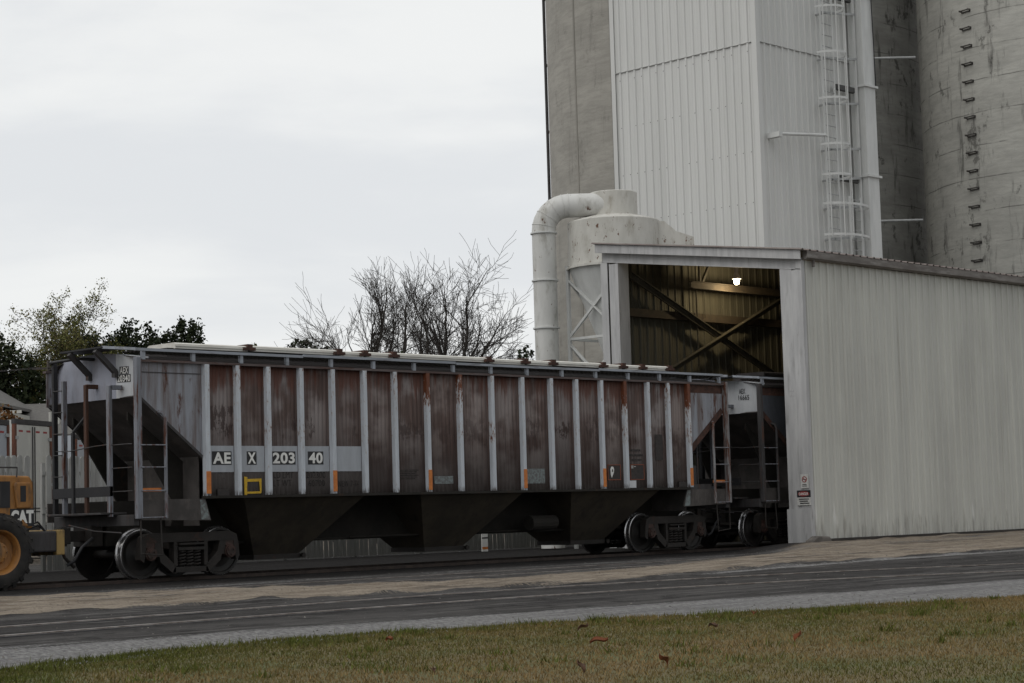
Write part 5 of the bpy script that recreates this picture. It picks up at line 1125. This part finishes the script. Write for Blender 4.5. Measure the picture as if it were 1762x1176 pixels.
def leaf_cards(P, size, rng, stretch=1.0):
    N = len(P); n = rng.normal(size=(N, 3)); n /= np.linalg.norm(n, axis=1)[:, None]
    u = np.cross(n, rng.normal(size=(N, 3))); u /= np.linalg.norm(u, axis=1)[:, None]; v = np.cross(n, u)
    s = (size*rng.uniform(.55, 1.3, N))[:, None]
    V = np.stack([P-u*s*.5*stretch, P+v*s*.36, P+u*s*.5*stretch, P-v*s*.36], 1).reshape(-1, 3)
    C = np.repeat(np.stack([rng.uniform(0, 1, N), rng.uniform(0, 1, N)], 1), 4, 0)
    return V, np.arange(4*N).reshape(N, 4), C
def grow(rng, mb, tips, p, d, L, r, lvl, maxl, cfg, ivy=None):
    n = 5 if lvl < 2 else (4 if lvl < 4 else 3); pts = [p]; rs = [r]; cur = p.copy(); dd = d.copy()
    for i in range(n):
        dd = (dd + Vector((rng.gauss(0, 1), rng.gauss(0, 1), rng.gauss(0, .7)))*cfg['wig']*((1.0, 1.25, 1.6, 1.6, 1.6)[min(lvl, 4)] if lvl else .12) + Vector((0, 0, 1))*cfg['up'][min(lvl, len(cfg['up'])-1)]).normalized()
        cur = cur + dd*(L/n); pts.append(cur.copy()); rs.append(max(cfg['rmin'], r*(1-(.45 if lvl < 2 else .6)*(i+1)/n)))
    mb.tube(pts, rs, 8 if lvl == 0 else (5 if lvl < 3 else 3), cap=False)
    if ivy is not None and lvl == 0: ivy += [pts[-2].lerp(pts[-1], k/8) for k in range(9)]
    if lvl >= maxl: tips.append(pts[-1]); tips.append(pts[-2]); return
    k = cfg['kids'][min(lvl, len(cfg['kids'])-1)]
    for j in range(k):
        t = 1.0 if j == 0 else rng.uniform(cfg['t0'] if lvl else cfg['t00'], .98); i = min(n-1, int(t*n)); f = t*n-i
        q = pts[i].lerp(pts[i+1], min(1, f)) if i < n else pts[-1]; base = (pts[min(i+1, n)]-pts[i]).normalized()
        ang = R(rng.uniform(*(cfg['lead'] if lvl < 2 else (8, 20))) if j == 0 else (cfg['ang'][0]+(cfg['ang'][1]-cfg['ang'][0])*(j-rng.uniform(0, .8))/max(1, k-1) if lvl == 0 else rng.uniform(*cfg['ang']))); ax = base.orthogonal().normalized()
        ax.rotate(Matrix.Rotation(2*math.pi*(j*.382+.12*rng.random()) if lvl == 0 else rng.uniform(0, 2*math.pi), 3, base))
        nd = base.copy(); nd.rotate(Matrix.Rotation(ang, 3, ax))
        rr = rs[min(i+1, n)]*(.85 if j == 0 else (rng.uniform(.6, .85) if lvl == 0 else rng.uniform(.45, .7)))
        grow(rng, mb, tips, q, nd, L*rng.uniform(*cfg['len'])*cfg.get('l1', 1) if lvl == 0 else L*rng.uniform(*cfg['len']), max(cfg['rmin'], rr), lvl+1, maxl, cfg, ivy)
def bare_tree(loc, label, seed, h0, L1, r0, lean=(0, 0), maxl=4, group='bare trees behind the train', ivy_on=True, leaf=None, kids=(5, 4, 4, 3, 3, 2), ang=(20, 48), bark='bark', up=(.02, .06, .05, .05, .04, .03), rmin=.0075, lead=(8, 20)):
    o = empty('bare_tree' if not leaf else 'thin_leaved_tree', (*loc, -.06), label, 'tree', group); rng = random.Random(seed); mb = MB(); tips = []; iv = []
    cfg = dict(wig=.10, up=up, kids=kids, t0=.30, t00=.74, ang=ang, len=(.50, .76), rmin=rmin, lead=lead, l1=L1/h0)
    d = Vector((lean[0], lean[1], 1)).normalized(); grow(rng, mb, tips, Vector((0, 0, 0)), d, h0, r0, 0, maxl, cfg, iv if ivy_on else None)
    tr = mb.build('trunk', M[bark], o, 60)
    nr = np.random.default_rng(seed)
    if ivy_on:
        P = []; 
        for q in iv:
            for _ in range(70): P.append((q.x+nr.normal(0, .13), q.y+nr.normal(0, .13), q.z-.1+nr.normal(0, .12)))
        if P:
            V, F, C = leaf_cards(np.array(P), .11, nr); arrays_obj('ivy', V, F, M['ivy'], o, C)
    if leaf:
        T = np.array([tuple(t) for t in tips]); idx = nr.integers(0, len(T), leaf[1]); P = T[idx]+nr.normal(0, leaf[2], (leaf[1], 3))
        V, F, C = leaf_cards(P, leaf[3], nr); arrays_obj('crown', V, F, M[leaf[0]], o, C)
    return o
rvx, rvy = .703, -.711     # to the right in the photograph
bare_tree((21.9, 26.5), 'bare tree with one trunk and a wide fan of limbs, leftmost big one', 11, 6.9, 3.4, .16, ang=(12, 50), kids=(8, 6, 5, 5), rmin=.007)
bare_tree((21.5, 24.0), 'straight slim bare tree, second trunk from the left of the big ones', 12, 7.2, 2.9, .12, ang=(12, 42), kids=(4, 5, 5, 4), rmin=.007)
bare_tree((24.2, 27.0), 'bare tree leaning right with a bushy ivy collar on its trunk', 23, 7.3, 2.9, .13, lean=(.05, -.05), ang=(12, 40), kids=(3, 5, 5, 4), rmin=.007)
bare_tree((23.0, 24.0), 'bare tree with a forked trunk between two leaning ones', 14, 6.9, 3.0, .14, lean=(.02, -.02), ang=(14, 44), kids=(5, 6, 5, 4), rmin=.007)
bare_tree((22.0, 22.4), 'bare tree leaning right with low sweeping limbs nearest the bent white pipe', 31, 6.5, 3.2, .15, lean=(.04, -.04), ang=(14, 68), kids=(9, 6, 5, 5), rmin=.007)
bare_tree((26.6, 34.9), 'small low bare tree left of the bare group above the hatch covers', 16, 6.3, 2.6, .10, lean=(-.02, .02), ivy_on=False, kids=(5, 5, 4, 2))
bare_tree((24.6, 21.5), 'thin bare sapling close beside the bent white pipe', 17, 5.9, 1.5, .07, ivy_on=False, kids=(4, 4, 3, 2))
bare_tree((26.4, 55.2), 'thin leaved broad tree with forked dark limbs at the left', 36, 8.1, 3.5, .25, group='trees at the left', ivy_on=False, leaf=('leafsparse', 22000, .13, .105), ang=(18, 76), kids=(8, 5, 5, 4), up=(0, .01, .02, .03, .02, .02), rmin=.011, lead=(28, 44))
bare_tree((22.6, 58.6), 'slender thin leaved tree at the left edge, left of the broad forked tree', 41, 7.0, 2.4, .13, group='trees at the left', ivy_on=False, leaf=('leafsparse', 3000, .22, .13), bark='barkpale', kids=(5, 5, 4, 3))
def dense_tree(loc, label, blobs, n, size, m, seed, name='dense_tree', group='trees at the left', trunk=True, lump=.55):
    """blobs: (dx along the view's right, dy away, z, rx, rz)"""
    o = empty(name, (*loc, -.06), label, 'tree' if name != 'shrub' else 'shrub', group); nr = np.random.default_rng(seed); P = []
    tot = sum(b[3]**2*b[4] for b in blobs)
    for dx, dy, z, rx, rz in blobs:
        k = int(n*rx**2*rz/tot); cl = max(16, k//40)
        c = nr.normal(size=(cl, 3)); c /= np.linalg.norm(c, axis=1)[:, None]; c *= (nr.uniform(.3, 1, cl)**.33)[:, None]
        q = c[nr.integers(0, cl, k)]*np.array([rx, rx, rz]) + nr.normal(0, .16, (k, 3))*np.array([rx, rx, rz])*lump*1.5
        q += np.array([dx*rvx+dy*.711, dx*rvy+dy*.703, z]); P.append(q)
    P = np.concatenate(P); P = P[P[:, 2] > .2]; V, F, C = leaf_cards(P, size, nr)
    arrays_obj('crown', V, F, m, o, C)
    if trunk:
        mb = MB(); zz = max(b[2] for b in blobs); mb.tube([(0, 0, 0), (.05, .05, zz*.5), (.1, 0, zz)], [.24, .17, .07], 8)
        for b in blobs: mb.tube([(0, 0, zz*.4), (b[0]*rvx+b[1]*.711, b[0]*rvy+b[1]*.703, b[2])], [.12, .05], 6)
        mb.build('trunk', M['bark'], o, 60)
    return o
# evergreens wrapped in creeper, right of the broad tree
dense_tree((30.5, 59.1), 'dark creeper covered tree with a rounded peak, right of the broad thin tree', [(-.9, 0, 10.9, 1.0, 1.6), (-.2, 0, 9.9, 1.5, 1.6), (-1.4, 0, 9.2, 1.3, 1.7), (.6, .5, 8.9, 1.9, 1.7), (0, 0, 6.9, 2.7, 2.4)], 16000, .20, M['leafdark'], 51)
dense_tree((32.5, 57.9), 'second dark creeper covered tree between two taller ones', [(-.3, 0, 10.7, 1.4, 1.3), (.9, 0, 9.8, 1.3, 1.4), (-.8, 0, 9.4, 1.7, 1.8), (0, .5, 7.4, 2.6, 2.4)], 15000, .20, M['leafdark'], 52)
dense_tree((34.5, 58.8), 'low lumpy evergreen between the two dark trees', [(-.6, 0, 9.6, 1.5, 1.1), (1.0, 0, 9.8, 1.3, 1.1), (0, .5, 7.6, 2.6, 2.2)], 12000, .20, M['leafdark'], 53)
dense_tree((34.7, 56.7), 'dark square topped creeper tree standing highest at the right of the dark group', [(.15, 0, 11.0, .85, 1.2), (.25, 0, 9.8, 1.0, 1.6), (-1.35, 0, 10.5, .8, 1.2), (-.7, 0, 9.5, 1.3, 1.3), (-.3, .3, 7.9, 1.8, 2.2)], 15000, .19, M['leafdark'], 54)
# mass at the left edge and above the house
dense_tree((22.2, 54.8), 'dense dark tree at the left edge above the house', [(-1.2, 0, 9.0, 1.6, 2.2), (.2, 0, 7.9, 1.8, 1.8), (-.5, .5, 6.6, 2.6, 2.4), (1.6, 0, 6.4, 1.5, 1.5)], 11000, .24, M['leafdark'], 55)
dense_tree((25.0, 53.4), 'mid green bushy tree above the ridge of the house', [(-.8, 0, 6.9, 1.5, 1.3), (.8, 0, 6.2, 1.6, 1.4), (0, 0, 5.2, 2.4, 2.0)], 8000, .24, M['leafmid'], 56)
dense_tree((28.2, 52.6), 'mid green low tree right of the house roof', [(-.3, 0, 6.0, 1.7, 1.5), (1.8, 0, 6.6, 1.4, 1.2), (.5, 0, 4.6, 2.6, 2.2)], 8000, .24, M['leafmid'], 57)
dense_tree((45.9, 63.7), 'small rounded olive tree peeping over the car roof, left of its twin', [(0, 0, 10.9, 1.3, 1.0), (0, 0, 8.6, 2.0, 2.4)], 4000, .24, M['leafolive'], 58, group='low trees beyond the train')
dense_tree((41.5, 54.0), 'wider dark rounded tree over the car roof below the small bare tree', [(-.6, 0, 10.2, 1.1, .9), (.5, 0, 10.0, 1.1, .8), (0, 0, 7.8, 2.2, 2.4)], 5000, .24, M['leafdark'], 59, group='low trees beyond the train')
dense_tree((22.8, 19.15), 'small ivy covered stump tree beside the foot of the bent white pipe', [(0, 0, 6.5, .40, .65), (.1, 0, 5.4, .6, 1.4), (0, 0, 3, .9, 2.5)], 4000, .16, M['leafdark'], 60, group='low trees beyond the train')
dense_tree((13.4, 39.9), 'reddish leaved bush at the far left in front of the house', [(0, 0, 5.2, .5, .7), (0, 0, 3.5, 1.0, 2.2)], 2500, .16, foliage_mat('russet_leaves', (.13, .06, .02), (.18, .085, .03), (.10, .08, .03)), 61, name='shrub', group='low trees beyond the train')
def wires():
    p = empty('utility_pole', (22.9, 51.6, 0), 'thin grey utility pole carrying two wires at the left', 'utility pole')
    m = MB(); m.tube([(0, 0, -.1), (0, 0, 9.0)], [.11, .08], 10); m.bar((-.55, .55, 8.62), (.55, -.55, 8.62), .08, .1); m.build('pole', M['barkpale'], p)
    w = MB()
    for dz, oy in ((8.70, -.45), (8.70, .45)):
        pts = [(-oy*.7+(-30)*t*.75, oy*.7+14*t, dz-.02-2.6*t*(1-t)*1.2+.9*t) for t in np.linspace(0, 1, 12)]; w = MB(); w.tube(pts, .014, 5); w.build('wire', M['darksteel'], p)
wires()
